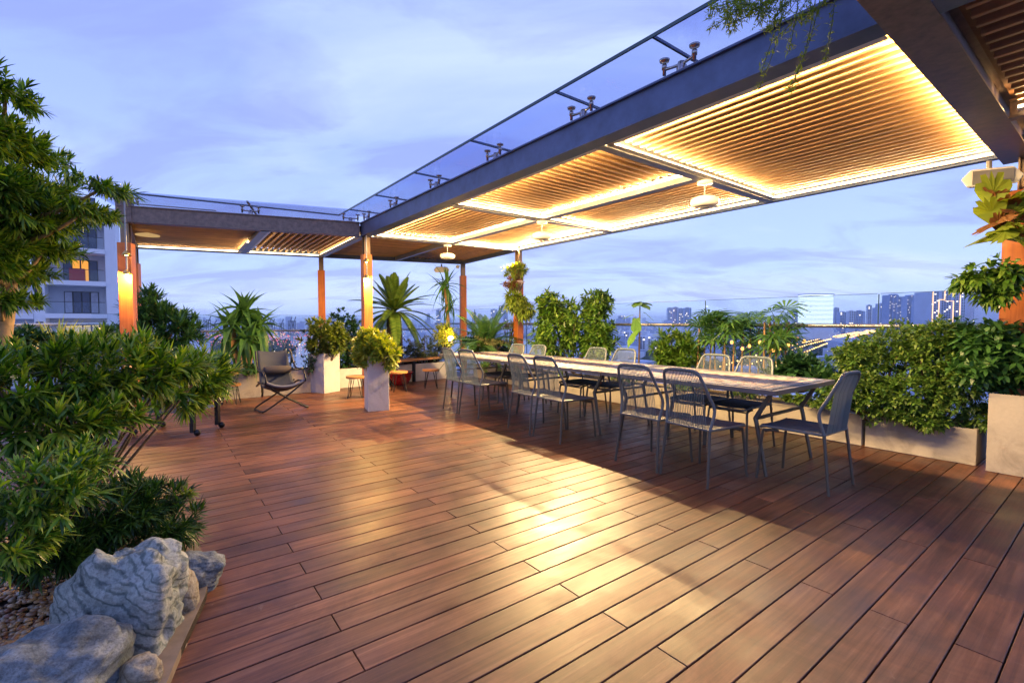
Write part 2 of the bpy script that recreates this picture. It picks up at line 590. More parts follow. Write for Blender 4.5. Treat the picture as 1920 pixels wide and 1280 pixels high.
# ------------------------------------------------------------------ pergola
H0 = 2.75           # underside of beams
HB = 0.235
W = 3.13
A_E = 0.30
KA = [0.30, 2.80, 5.31, 7.26]
pA = AB(0, 0, H0)
pB = G(235, 417, H0); pG = G(252, 466, H0); pC = G(602, 483, H0); pD = G(868, 495.5, H0)
pE = AB(A_E, W, H0)
UV = (pA - pB).normalized()          # along the left wing
perg = empty('pergola', AB(0, 0, 0), 0, 'L-shaped steel and timber pergola with slatted lit ceiling and glass canopy over the deck', 'pergola')


def beam(p0, p1, mat, h=HB, wd=0.10, z0=0.0, fl=0.15, name='beam'):
    p0 = Vector(p0); p1 = Vector(p1)
    u = Vector((0, 0, 1))
    m = MB()
    m.bar(p0 + u * (z0 + h / 2), p1 + u * (z0 + h / 2), wd, h - 0.028)
    if fl:
        m.bar(p0 + u * (z0 + 0.007), p1 + u * (z0 + 0.007), fl, 0.014)
        m.bar(p0 + u * (z0 + h - 0.007), p1 + u * (z0 + h - 0.007), fl, 0.014)
    return m.build(name, mat, perg)


RIGHT_END = 11.5
beam(pA - AV * 0.06, AB(RIGHT_END, 0, H0), M['steel'])
beam(AB(A_E, W, H0), AB(KA[3], W, H0), M['steel'], h=0.16, wd=0.05, fl=0.08)
beam(AB(KA[3] + 0.1, W, H0), AB(RIGHT_END, W, H0), M['steel'], h=0.16, wd=0.05, fl=0.08)
beam(pB - UV * 0.08, pA - UV * 0.08, M['steel_brown'])
beam(pB + (pG - pB).normalized() * .06, pG, M['steel_brown'], h=0.2, wd=0.07, fl=0.1)
beam(pG, pC, M['steel'], h=0.14, wd=0.05, fl=0.07)
beam(pC, pD, M['steel'], h=0.14, wd=0.05, fl=0.07)
beam(pD, pE, M['steel'], h=0.14, wd=0.05, fl=0.07)
beam(pA, pC, M['steel_light'], h=0.16, wd=0.06, fl=0.10)
# big crossing beam at the right, cantilevered over the front
beam(AB(KA[3] + 0.10, -1.2, H0 - 0.004), AB(KA[3] + 0.10, W + 0.25, H0 - 0.004), M['steel_brown'], h=0.22, wd=0.09, fl=0.20)


def panel_slats(c0, c1, c2, c3, n, mat=M['slat'], sw=0.034, sh=0.06, z=H0 + 0.115, inset=0.05, **k):
    """quad c0-c1 (start line) to c3-c2 (end line); slats run from c0c1 side to c3c2 side"""
    obs = []
    for i in range(n):
        t = (i + 0.5) / n
        p0 = c0.lerp(c1, t); p1 = c3.lerp(c2, t)
        d = (p1 - p0)
        L = d.length - 2 * inset
        if L < 0.1: continue
        d.normalize()
        mid = (p0 + p1) / 2
        me = slat_mesh(round(L, 2), sw, sh, mat)
        o = bpy.data.objects.new('slat', me)
        COL.objects.link(o)
        o.parent = perg
        o.location = Vector((mid.x, mid.y, z)) - perg.location
        o.rotation_euler = (0, 0, math.atan2(d.y, d.x))
        obs.append(o)
    return obs


_sm = {}


def slat_mesh(L, sw, sh, mat):
    k = (L, sw, sh, mat.name)
    if k not in _sm:
        m = MB().bar((-L / 2, 0, 0), (L / 2, 0, 0), sw, sh, ch=0.004)
        me = bpy.data.meshes.new('slat')
        me.from_pydata(m.v, [], m.f); me.materials.append(mat); me.update()
        _sm[k] = me
    return _sm[k]


def ceil_board(pts, z=H0 + 0.165, mat=None):
    MB().prism([(p.x, p.y) for p in pts], z, z + 0.018).build('ceiling_board', mat or M['ceiling'], perg)


def led(p0, p1, n, z=H0 + 0.045, lip=0.06, power=0.0, h=0.024, vis=True, ledge=True, down=0.0):
    """LED strip standing on a small aluminium ledge that juts out along n"""
    p0, p1, n = Vector(p0), Vector(p1), Vector(n).normalized()
    zz = Vector((0, 0, 1))
    if ledge:
        MB().bar(p0 + zz * (z - H0 - 0.028) + n * (lip / 2), p1 + zz * (z - H0 - 0.028) + n * (lip / 2), lip, 0.006).build('led_channel', M['alu'], perg)
    if vis: MB().bar(p0 + zz * (z - H0) + n * 0.006, p1 + zz * (z - H0) + n * 0.006, 0.008, h).build('led_strip', M['led'], perg)
    if down > 0:
        area_lamp('led_light', p0 + zz * (z - H0 + .020) + n * 0.016, p1 + zz * (z - H0 + .020) + n * 0.016, n - zz * 2.0, down, width=0.0015)
    if power > 0:
        area_lamp('led_light', p0 + zz * (z - H0) + n * 0.016, p1 + zz * (z - H0) + n * 0.016, n + zz * 2.0, power)


MBm = 1.57  # mid beam
a3, a2, a1, a0 = KA
hw = 0.055


def cr(a, b): return AB(a, b, H0)


# cross beams
for a in (a2, a1):
    beam(cr(a, 0.08), cr(a, W - 0.03), M['steel_light'], h=0.13, wd=0.05, fl=0.09)
beam(cr(a3, W - 0.03) * 1.0, cr(0.05, 0.08), M['steel_light'], h=0.13, wd=0.05, fl=0.09)
# mid beam, bottom lip .018 beyond its faces cuts the light into the dark band under the table
mb = MB()
for q0, q1 in ((0.22, a2 - 0.05), (a2 + 0.05, a1 - 0.05)):
    mb = MB()
    mb.bar(cr(q0, MBm) + Vector((0, 0, 0.075)), cr(q1, MBm) + Vector((0, 0, 0.075)), 0.05, 0.13)
    mb.bar(cr(q0, MBm) + Vector((0, 0, 0.005)), cr(q1, MBm) + Vector((0, 0, 0.005)), 0.105, 0.008)
    mb.build('beam', M['steel_light'], perg)
    for s_ in (-1, 1):
        nrm = BV * s_
        base0, base1 = cr(q0 + 0.02, MBm) + nrm * 0.026, cr(q1 - 0.02, MBm) + nrm * 0.026
        led(base0, base1, nrm, z=H0 + 0.085, h=0.030, ledge=False)
        area_lamp('led_light', base0 + Vector((0, 0, 0.074)) + nrm * 0.012, base1 + Vector((0, 0, 0.074)) + nrm * 0.012, nrm + Vector((0, 0, 2.0)), 70)

# ceiling panels: slats
panel_slats(cr(a0, 0.10), cr(a0, W), cr(a1, W), cr(a1, 0.10), 30)
panel_slats(cr(a1, 0.10), cr(a2, 0.10), cr(a2, MBm - 0.03), cr(a1, MBm - 0.03), 25)
panel_slats(cr(a1, MBm + 0.05), cr(a1, W - 0.03), cr(a2, W - 0.03), cr(a2, MBm + 0.05), 15)
panel_slats(cr(a2, 0.10), cr(a2, MBm - 0.05), cr(0.18, MBm - 0.05), cr(0.05, 0.10), 15)
panel_slats(cr(a2, MBm + 0.05), cr(0.2, MBm + 0.05), cr(a3, W - 0.03), cr(a2, W - 0.03), 25)
mCE = (pA + pE) / 2; mCD = (pC + pD) / 2
beam(mCE - (mCE - mCD).normalized() * 0.08, mCD, M['steel_light'], h=0.12, wd=0.05, fl=0.08)
panel_slats(pC, pA, mCE, mCD, 32)
panel_slats(mCD, pD, pE, mCE, 17)
# left wing: left panel runs along the wing, right panel across it
qf = pA.lerp(pB, 0.455); qr = pC.lerp(pG, 0.455)
beam(qf, qr, M['steel_light'], h=0.13, wd=0.07, fl=0.12)
panel_slats(pB, pG, qr, qf, 30)
panel_slats(qr, pC, pA, qf, 14)
# panels beyond the big beam
panel_slats(cr(a0 + 0.2, 0.12), cr(a0 + 0.2, 1.95), cr(RIGHT_END, 1.95), cr(RIGHT_END, 0.12), 15, mat=M['slat'])
panel_slats(cr(a0 + 0.2, 2.1), cr(a0 + 0.2, W), cr(RIGHT_END, W), cr(RIGHT_END, 2.1), 9, mat=M['slat'])
beam(cr(a0 + 0.2, 2.03), cr(RIGHT_END, 2.03), M['steel_brown'], h=0.13, wd=0.05, fl=0.09)
ceil_board([cr(a1 + .03, 0.05), cr(a0, 0.05), cr(a0, W), cr(a1 + .03, W)])
ceil_board([cr(a2 + .03, 0.05), cr(a1 - .03, 0.05), cr(a1 - .03, W), cr(a2 + .03, W)])
ceil_board([cr(0.1, 0.05), cr(a2 - .03, 0.05), cr(a2 - .03, W), cr(a3 + .03, W)])
ceil_board([pC, pA, pE, pD])
ceil_board([pB, pA, pC, pG])
ceil_board([cr(a0 + .2, 0.05), cr(RIGHT_END, 0.05), cr(RIGHT_END, W), cr(a0 + .2, W)])

# led strips: bay by bay
PW = 38
DF, DR = 260, 430
led(cr(a1 + .05, 0.10), cr(a0 - .02, 0.10), BV, power=PW, down=DF, lip=.052)
led(cr(a2 + .05, 0.10), cr(a1 - .05, 0.10), BV, power=PW * .4, down=DF, lip=.052)
led(cr(.12, 0.10), cr(a2 - .05, 0.10), BV, power=PW * .4, down=DF, lip=.052)                 # front edge, first bay
led(cr(a1 + .05, W - .05), cr(a0 - .02, W - .05), -BV, power=PW, down=DR * .05, lip=.052)          # rear edge, first bay
led(cr(a1 + .035, 0.12), cr(a1 + .035, W - .08), AV, power=PW)
led(cr(a0 - .03, 0.12), cr(a0 - .03, W - .08), -AV, power=PW, vis=False, ledge=False)
led(cr(a1 - .035, 1.62), cr(a1 - .035, W - .08), -AV, power=20)
led(cr(a2 + .05, W - .05), cr(a1 - .05, W - .05), -BV, power=PW * 1.5, down=DR * .6, lip=.052)
led(cr(a2 + .035, 0.12), cr(a2 + .035, W - .08), AV, power=PW * 1.5)
led(cr(a2 - .035, 0.12), cr(a2 - .035, MBm - .05), -AV, power=24)
led(cr(a2 - .035, MBm + .06), cr(a2 - .035, W - .08), -AV, power=24)
led(cr(a3 + .10, W - .05), cr(a2 - .05, W - .05), -BV, power=PW * 1.5, down=DR * 2.1, lip=.052)
led(cr(a0 + .25, 1.93), cr(a0 + 2.2, 1.93), -BV, power=26)  # added strip, brightens the dim slats beyond the big beam
led(cr(a0 + .25, W - .1), cr(a0 + 2.2, W - .1), -BV, power=18)  # second added strip, lifts the rear panel there
ae = (cr(a3, W) - cr(0.05, 0.08)).normalized()
led(cr(0.05, 0.12) + AV * .05, cr(a3, W - .1) + AV * .05, AV, power=PW * 1.5)
led(cr(0.05, 0.12) - AV * .035, cr(a3, W - .1) - AV * .035, -AV, z=H0 + .045, power=3)
led(pC.lerp(pA, .04) + UV * -.04, pC.lerp(pA, .96) + UV * -.04, -UV, power=3)
led(qr.lerp(qf, .06) - UV * .05, qr.lerp(qf, .5) - UV * .05, -UV, power=2.5)
led(qr.lerp(qf, .04) + UV * .05, qr.lerp(qf, .96) + UV * .05, UV, power=2.5)
fv = (pB - pG).normalized()
led(pG.lerp(pC, .02) + fv * .04, pG.lerp(pC, .98) + fv * .04, fv, power=5)

# posts: steel core with timber sleeve
def post(p, ang, ztop=2.36, w_=0.15):
    x = Matrix.Rotation(ang, 3, 'Z')
    core = MB()
    for s_ in (-1, 1):
        core.box(Vector((p.x, p.y, H0 / 2)) + x @ Vector((0, s_ * 0.048, 0)), (0.10, 0.012, H0), ang)
    core.box((p.x, p.y, H0 / 2), (0.012, 0.084, H0), ang)
    core.build('post_core', M['steel_core'], perg)
    MB().box((p.x, p.y, ztop / 2), (w_, w_, ztop), ang).build('post_sleeve', M['post_wood'], perg, bevel=0.004)


angU = math.atan2(UV.y, UV.x)
post(pB + (pG - pB).normalized() * 0.02, angU, 2.45, 0.17)
post(pG, angU, 2.46)
post(pC, angU, 2.46)
post(pD, angU, 2.46)
post(pA + BV * .03, YAW, 2.45, 0.15)
post(AB(A_E, W - .02), YAW, 2.47)
post(AB(KA[3] + .17, W + 0.12), YAW, 2.45, 0.25)
# square steel head over the left front post
MB().box((pB.x, pB.y, H0 + 0.20), (0.19, 0.12, 0.42), angU).build('post_head', M['steel_brown'], perg)

# glass canopy on spider fittings, overhanging outwards
HG = H0 + HB + 0.13
OV = 0.33
edge_corner = pA - BV * OV - UV * 0.18
seams = [0.25, 1.36, 2.65, 3.95, 5.22, 6.14, 7.25, 8.6]
CORN = AB(-0.28, -OV, HG)


def pane(p):
    o = MB().prism([(q.x, q.y) for q in p], HG, HG + 0.016).build('glass_panel', M['glass_roof'], perg)
    return o


prev = -0.28
OUT = -OV
IN = 0.75
for s_ in seams:
    a_ = s_ - 0.012
    i0 = prev if prev > 0 else 0.35
    pane([AB(prev, OUT), AB(a_, OUT), AB(a_, IN), AB(i0 if prev <= 0 else prev, IN)])
    # dark seam gasket
    MB().bar(AB(s_ - .004, OUT, HG + .008), AB(s_ - .004, IN, HG + .008), 0.014, 0.02).build('seam_gasket', M['glass_edge'], perg)
    prev = s_ + 0.004
MB().bar(AB(-0.30, OUT - 0.006, HG + .008), AB(RIGHT_END, OUT - 0.006, HG + .008), 0.012, 0.022).build('glass_edge', M['glass_edge'], perg)
nU = Vector((-UV.y, UV.x, 0))       # inward normal of the left wing (towards the back)
Lw = (pA - pB).length
lw = [(-0.35, 1.62), (1.64, Lw - 0.12)]
for (t0, t1) in lw:
    q = [pB + UV * t0 - nU * OV, pB + UV * t1 - nU * OV, pB + UV * t1 + nU * 0.8, pB + UV * t0 + nU * 0.8]
    pane(q)
c_ = AB(-0.28, -OV, 0)
e0 = pB + UV * -0.37 - nU * (OV + .006)
MB().bar((e0.x, e0.y, HG + .008), (c_.x, c_.y, HG + .008), 0.012, 0.022).build('glass_edge', M['glass_edge'], perg)
s0 = pB + UV * 1.63 - nU * OV; s1 = pB + UV * 1.63 + nU * 0.8
MB().bar((s0.x, s0.y, HG + .008), (s1.x, s1.y, HG + .008), 0.03, 0.02).build('seam_gasket', M['steel_light'], perg)


def spider(c, ax, ins):
    """stainless spider: socket, two arms with buttons along ax"""
    m = MB()
    zt = H0 + HB
    z_ = Vector((0, 0, 1))
    b = Vector((c.x, c.y, zt))
    m.lathe([(0.034, 0), (0.034, 0.05), (0.026, 0.056), (0.026, 0.075), (0.0, 0.075)], b, 14)
    for s_ in (-1, 1):
        tip = b + ax * s_ * 0.115 - ins * 0.03 + z_ * 0.062
        m.tube([b + z_ * 0.062, b.lerp(tip, 0.6) + z_ * 0.022, tip], [0.012, 0.010, 0.012], 8)
        m.lathe([(0.0, -0.04), (0.012, -0.04), (0.012, 0.0), (0.018, 0.0), (0.018, 0.03), (0.010, 0.032), (0.010, 0.05), (0.032, 0.052), (0.036, 0.066), (0.0, 0.068)], tip, 14)
    return m.build('spider_fitting', M['chrome'], perg)


for s_ in seams[:-1]:
    spider(AB(s_, -0.02), AV, BV)
spider(pA - UV * 0.22, UV, nU)
spider(pB + UV * 1.63, UV, nU)
spider(pB + UV * 0.05, UV, nU)
# second tier line: white bottom trim of the left wing beam, conduit and brackets
MB().tube([pB + Vector((0.05, -.09, .26)) + UV * .1, pB + UV * 1.2 + Vector((0, -.08, .25))], 0.008, 6).build('conduit', M['steel_light'], perg)

# ------------------------------------------------------------------ glass railing
def railing(p0, p1, hr, hg, seg, label, nm='glass_railing', posts=True, tube_r=0.025):
    root = empty(nm, (p0.x, p0.y, 0), 0, label, 'railing')
    d = (p1 - p0); L = d.length; d.normalize()
    n = max(1, round(L / seg)); s_ = L / n
    for i in range(n):
        q0 = p0 + d * (i * s_ + 0.015); q1 = p0 + d * ((i + 1) * s_ - 0.015)
        MB().bar(Vector((q0.x, q0.y, (hg + 0.02) / 2)), Vector((q1.x, q1.y, (hg + 0.02) / 2)), 0.012, hg - 0.02).build('glass_panel', M['glass_rail'], root)
        MB().bar(Vector((q0.x, q0.y, hg + 0.004)), Vector((q1.x, q1.y, hg + 0.004)), 0.013, 0.005).build('glass_edge', M['glass_edge'], root)
        if i:
            q = p0 + d * (i * s_)
            MB().bar(Vector((q.x, q.y, 0.0)), Vector((q.x, q.y, hg)), 0.014, 0.008, up=d).build('seam', M['glass_edge'], root)
    MB().tube([Vector((p0.x, p0.y, hr)), Vector((p1.x, p1.y, hr))], tube_r, 12).build('handrail', M['rail'], root)
    return root


n_in = -BV
railing(AB(-4.25, 3.6), AB(10.5, 3.6), 1.252, 1.612, 2.25, 'long glass railing with steel handrail behind the dining table planters')
railing(AB(-4.25, -3.9), AB(-4.25, 3.55), 1.09, 1.45, 2.4, 'glass railing with handrail at the far end of the deck facing the river')
railing(G(-330, 611, 1.25) * 0 + Vector((-3.2, 1.6, 0)), Vector((-9.0, 10.6, 0)), 1.257, 1.2, 1.9, 'steel handrail along the left edge in front of the apartment block')

#@@FURNITURE
# ------------------------------------------------------------------ dining tables
def make_table(label):
    t = empty('dining_table', (0, 0, 0), 0, label, 'table', 'mosaic dining tables joined end to end')
    Lx, Wy, top = 1.84, 1.22, 0.75
    f = MB()
    for s_ in (-1, 1):
        f.bar((-Lx / 2, s_ * (Wy / 2 - .02), top - .02), (Lx / 2, s_ * (Wy / 2 - .02), top - .02), 0.04, 0.04)
        f.bar((s_ * (Lx / 2 - .02), -Wy / 2 + .04, top - .02), (s_ * (Lx / 2 - .02), Wy / 2 - .04, top - .02), 0.04, 0.04)
    f.build('top_frame', M['table_frame'], t, bevel=0.002)
    MB().box((0, 0, top - .022), (Lx - .08, Wy - .08, 0.03)).build('top_panel', M['table_frame'], t)
    mi = MB(); mo = MB()
    s = 0.052
    nx, ny = int((Lx - .09) / s), int((Wy - .09) / s)
    for i in range(nx):
        for j in range(ny):
            x = (i - nx / 2 + .5) * s; y = (j - ny / 2 + .5) * s
            e = min(i, nx - 1 - i, j, ny - 1 - j)
            if e in (0, 2):
                mo.box((x, y, top - .004), (s - .006, s - .006, 0.010))
            elif e > 2 or e == 1:
                jx, jy = random.uniform(-.003, .003), random.uniform(-.003, .003)
                mi.box((x + jx, y + jy, top - .004 + random.uniform(-.0008, .0008)), (s - random.uniform(.005, .012), s - random.uniform(.005, .012), 0.010), random.uniform(-.08, .08))
    mi.build('mosaic_tiles', M['tile'], t, kind='stuff')
    mo.build('border_tiles', M['tile_blue'], t, kind='stuff')
    for sx in (-1, 1):
        for sy in (-1, 1):
            y = sy * (Wy / 2 - .16)
            m = MB()
            x0 = sx * (Lx / 2 - .10)
            m.bar((x0 + 0, y, top - .04), (x0 - sx * 0.13, y, 0.47), 0.032, 0.026, up=Vector((0, 1, 0)))
            m.tube([(x0 - sx * 0.13, y, 0.485), (x0 - sx * 0.115, y, 0.43), (x0 - sx * 0.03, y, 0.0)], [0.018, 0.019, 0.015], 8)
            m.build('leg', M['chair_leg'], t)
        MB().bar((sx * (Lx / 2 - .23), -Wy / 2 + .16, 0.475), (sx * (Lx / 2 - .23), Wy / 2 - .16, 0.475), 0.03, 0.022).build('crossbar', M['chair_leg'], t)
    return t


t0 = make_table('tile topped table, the middle one of the three joined end to end')
t0.location = AB(3.575, 1.60); t0.rotation_euler = (0, 0, YAW + R(90))
t1 = copy_tree(t0); t1.location = AB(5.43, 1.60); t1['label'] = 'tile topped table at the near right end, beside the lone end chair'
t2 = copy_tree(t0); t2.location = AB(1.72, 1.60); t2['label'] = 'tile topped table at the far left end near the timber post'


# ------------------------------------------------------------------ rope chairs
def curve_pts(pts, n=6):
    """Catmull-Rom through pts"""
    pts = [Vector(p) for p in pts]
    res = []
    P_ = [pts[0]] + pts + [pts[-1]]
    for i in range(1, len(P_) - 2):
        for k in range(n):
            t = k / n
            a, b, c, d = P_[i - 1], P_[i], P_[i + 1], P_[i + 2]
            res.append(0.5 * ((2 * b) + (-a + c) * t + (2 * a - 5 * b + 4 * c - d) * t * t + (-a + 3 * b - 3 * c + d) * t ** 3))
    res.append(pts[-1])
    return res


def make_chair(label):
    """faces local +X, origin on the floor under the seat centre"""
    t = empty('rope_chair', (0, 0, 0), 0, label, 'chair', 'rope back dining chairs')
    SH = 0.445
    # back frame: hoop flaring to a kink then tapering to the rounded top
    L = [(-0.235, -0.205, SH), (-0.205, -0.225, 0.60), (-0.255, -0.205, 0.72), (-0.315, -0.175, 0.86), (-0.33, -0.145, 0.905), (-0.335, -0.10, 0.915)]
    Rr = [(x, -y, z) for x, y, z in L[::-1]]
    hoop = curve_pts(L + [(-0.338, 0, 0.918)] + Rr, 5)
    MB().tube(hoop, 0.0125, 8).build('back_frame', M['chair_frame'], t)
    MB().tube([(-0.235, -0.205, SH), (-0.235, 0.205, SH)], 0.010, 8).build('back_rail', M['chair_frame'], t)
    # back cords
    c = MB()
    n = 23
    for i in range(n):
        u = (i + 0.5) / n * 2 - 1
        yt = u * 0.162
        ztop = 0.915 - 0.03 * abs(u) ** 6
        xt = -0.336 + 0.012 * abs(u) ** 4
        ym = u * 0.20
        yb = u * 0.19
        c.tube([(xt, yt, ztop), (-0.285 - 0.0 * u, (yt + ym) / 2, 0.76), (-0.243, yb, SH + 0.005)], 0.0028, 4, caps=False)
    c.build('back_cords', M['cord'], t, kind='stuff')
    # wrapped top
    wv = MB()
    for i in range(34):
        y = -0.15 + i * 0.30 / 33
        wv.lathe([(0.0145, -0.003), (0.0158, 0), (0.0145, 0.003)], (-0.336 + 0.012 * abs(y / .16) ** 4, y, 0.915 - 0.03 * abs(y / 0.16) ** 6), 7, M=Matrix.Rotation(R(90), 3, 'X'))
    wv.build('cord_wrapping', M['cord'], t, kind='stuff')
    # seat
    sf = MB()
    fr = curve_pts([(-0.235, -0.205, SH), (0.0, -0.22, SH), (0.20, -0.215, SH - .002), (0.245, -0.18, SH - .02), (0.25, 0, SH - .026), (0.245, 0.18, SH - .02), (0.20, 0.215, SH - .002), (0.0, 0.22, SH), (-0.235, 0.205, SH)], 4)
    sf.tube(fr, 0.0115, 8)
    sf.build('seat_frame', M['chair_frame'], t)
    st = MB()
    for i in range(22):
        x = -0.222 + i * 0.0212
        st.tube([(x, -0.212, SH + .002), (x, 0, SH - 0.008), (x, 0.212, SH + .002)], 0.0095, 6, caps=False)
    st.build('seat_cords', M['navy'], t, kind='stuff')
    for s_ in (-1, 1):
        MB().tube([(-0.235, s_ * 0.205, SH), (-0.285, s_ * 0.228, 0.0)], [0.0125, 0.0105], 8).build('leg', M['chair_leg'], t)
        MB().tube(curve_pts([(0.10, s_ * 0.19, SH - .03), (0.19, s_ * 0.20, SH - .035), (0.225, s_ * 0.205, SH - .08), (0.255, s_ * 0.225, 0.0)], 4), 0.0115, 8).build('leg', M['chair_leg'], t)
    MB().tube([(0.20, -0.20, SH - .05), (0.20, 0.20, SH - .05)], 0.008, 6).build('stretcher', M['chair_leg'], t)
    return t


chair0 = make_chair('')
near = [(2.06, 'at the far left corner, leftmost of the row nearest the camera'), (2.53, 'second from the left on the side nearest the camera'),
        (3.69, 'third from the left on the side nearest the camera'), (4.17, 'fourth from the left on the side nearest the camera'),
        (5.38, 'fifth from the left on the side nearest the camera'), (5.88, 'sixth from the left on the near side')]
first = True
for a, lab in near:
    c = chair0 if first else copy_tree(chair0)
    first = False
    p = AB(a, 0.78)
    c.location = p
    c.rotation_euler = (0, 0, YAW + random.uniform(-0.09, 0.09))
    c['label'] = 'grey rope back chair ' + lab
far = [(1.55, 'first from the left on the planter side of the table'), (2.02, 'second from the left on the planter side of the table'),
       (3.30, 'third from the left, before the bushy schefflera'), (3.78, 'fourth from the left, before the glass railing gap'),
       (4.98, 'fifth from the left, before the fan palms'), (5.46, 'rightmost on the planter side of the table')]
for (px, py, Y_), lab in zip([(972, 645, 8.05), (1011, 648, 7.75), (1121, 654, 6.95), (1174, 657, 6.65), (1342, 665, 5.52), (1417, 669, 5.15)], [l for _, l in far]):
    p = P(px, py, Y_)
    c = copy_tree(chair0)
    q = Vector((p.x, p.y, 0)) - BV * 0.33
    c.location = q
    c.rotation_euler = (0, 0, YAW + math.pi + random.uniform(-0.05, 0.05))
    c['label'] = 'grey rope back chair ' + lab
c = copy_tree(chair0)
c.location = AB(6.44, 1.29)
c.rotation_euler = (0, 0, math.atan2(-AV.y, -AV.x) - 0.03)
c['label'] = 'lone grey rope back chair at the right end of the dining table'

# ------------------------------------------------------------------ planters
def planter(name, p0, p1, depth, h, mat, label, cat='planter', side=1, th=0.035, group=None, ztop=None):
    """trough: front edge p0-p1, going back by depth on side"""
    root = empty(name, ((p0.x + p1.x) / 2, (p0.y + p1.y) / 2, 0), 0, label, cat, group)
    d = (p1 - p0).normalized()
    n = Vector((-d.y, d.x, 0)) * side
    q0, q1 = p0 + n * depth, p1 + n * depth
    m = MB()
    z2 = h
    def wall(a_, b_, w_):
        m.bar(Vector((a_.x, a_.y, z2 / 2)), Vector((b_.x, b_.y, z2 / 2)), w_, z2)
    wall(p0 + n * th / 2, p1 + n * th / 2, th)
    wall(q0 - n * th / 2, q1 - n * th / 2, th)
    wall(p0 + d * th / 2 + n * (th + .0005), q0 + d * th / 2 - n * (th + .0005), th)
    wall(p1 - d * th / 2 + n * (th + .0005), q1 - d * th / 2 - n * (th + .0005), th)
    m.build('box', mat, root, bevel=0.004)
    pts = [p0 + n * th + d * th, p1 + n * th - d * th, q1 - n * th - d * th, q0 - n * th + d * th]
    if side < 0: pts = pts[::-1]
    MB().prism([(p.x, p.y) for p in pts], h - 0.12, h - 0.035).build('soil', M['soil'], root)
    return root


# long row behind the table
edges = [(-1.2, 1.55), (1.58, 3.88), (3.91, 6.35), (6.38, 7.22)]
names_ = ['low concrete trough planter behind the far left chairs', 'low concrete trough planter behind the middle of the table', 'low concrete trough planter behind the right table and its end chair', 'low concrete trough planter under the small leaved hedge at right']
for (x0, x1), l in zip(edges, names_):
    planter('trough_planter', AB(x0, 2.96), AB(x1, 2.96), 0.52, 0.33, M['concrete'], l)
planter('tall_planter', AB(7.30, 2.84), AB(7.98, 2.84), 0.6, 0.68, M['concrete'], 'tall concrete planter holding the umbrella bush at the right edge')
# back left planters
def gp(px, py): return G(px, py, 0)
planter('trough_planter', gp(300, 762), gp(363, 757), 0.7, 0.5, M['white_wall'], 'pale planter behind the hairpin stool at far left')
planter('trough_planter', gp(374, 754), gp(490, 744), 0.75, 0.52, M['concrete'], 'concrete planter holding the multi-stemmed palm')
planter('trough_planter', gp(494, 743), gp(590, 735), 0.6, 0.42, M['concrete'], 'concrete planter half hidden behind the rocking lounge chair')
planter('tall_planter', gp(608, 738), gp(638, 733), 0.42, 0.72, M['concrete_g'], 'tall grey concrete pot with stained face beside the lounge chair')
planter('trough_planter', gp(637, 728), gp(740, 719), 0.7, 0.38, M['white_wall'], 'white planter wall behind the two tall concrete pots')
planter('trough_planter', gp(742, 718), gp(840, 709), 0.7, 0.38, M['white_wall'], 'white planter wall behind the timber bench and red bowl')
planter('tall_planter', gp(690, 772), gp(730, 769), 0.40, 0.80, M['concrete_g'], 'tall square concrete pot with a yellow-green bush, in front of the lamp post')
for (px, py, Y_, wpx) in ((352, 672, 8.3, 22), (322, 668, 8.4, 18)):
    pass

# ------------------------------------------------------------------ bench, stools, bowl
def bench():
    p0 = P(727, 681, 9.7); p1 = P(824, 672, 11.0)
    p0.z = p1.z = 0.47
    root = empty('bench', (p0.x, p0.y, 0), 0, 'low timber bench with dark legs along the white planter wall', 'bench')
    d = (p1 - p0).normalized(); n = Vector((-d.y, d.x, 0))
    for i in range(3):
        MB().bar(p0 + n * (0.0 + i * .125), p1 + n * (0.0 + i * .125), 0.118, 0.045, ch=0.006).build('seat_plank', M['stool_wood'], root)
    for t in (0.05, 0.47, 0.95):
        q = p0.lerp(p1, t) + n * 0.12
        MB().box((q.x, q.y, 0.222), (0.05, 0.3, 0.445), math.atan2(d.y, d.x)).build('leg', M['black'], root)
bench()


def make_stool():
    t = empty('stool', (0, 0, 0), 0, '', 'stool', 'round timber stools on hairpin legs')
    MB().lathe([(0, 0), (0.155, 0), (0.165, 0.006), (0.165, 0.034), (0.157, 0.04), (0, 0.04)], (0, 0, 0.335), 24, smooth=False).build('seat', M['stool_wood'], t)
    for k in range(4):
        an = math.pi / 4 + k * math.pi / 2
        ax = Vector((math.cos(an), math.sin(an), 0)); sx = Vector((-ax.y, ax.x, 0))
        MB().tube([ax * .10 + sx * .035 + Vector((0, 0, .335)), ax * .165 + sx * .008 + Vector((0, 0, .012)), ax * .168 + Vector((0, 0, .004)), ax * .165 - sx * .008 + Vector((0, 0, .012)), ax * .10 - sx * .035 + Vector((0, 0, .335))], 0.006, 5).build('leg', M['black'], t)
    return t


st0 = make_stool()
stl = [(748, 733, 'round timber hairpin stool in front of the red bowl', 1.0, 0), (808, 727, 'round timber hairpin stool at the right end of the bench', 1.0, 0),
       (668, 745, 'round timber hairpin stool peeking out left of the tall square pot', 1.0, 0), (434, 757, 'lower of two stacked timber hairpin stools left of the lounge chair', 0.86, 0),
       (431, 757, 'upper of two stacked timber hairpin stools left of the lounge chair', 0.80, 0.20), (399, 757, 'hairpin legged stool half hidden behind the podocarpus tips', 1.1, 0)]
for i, (px, py, lab, s_, dz) in enumerate(stl):
    c = st0 if i == 0 else copy_tree(st0)
    p = gp(px, py)
    c.location = (p.x, p.y, dz); c.scale = (s_, s_, s_); c.rotation_euler = (0, 0, random.uniform(0, 1))
    c['label'] = lab

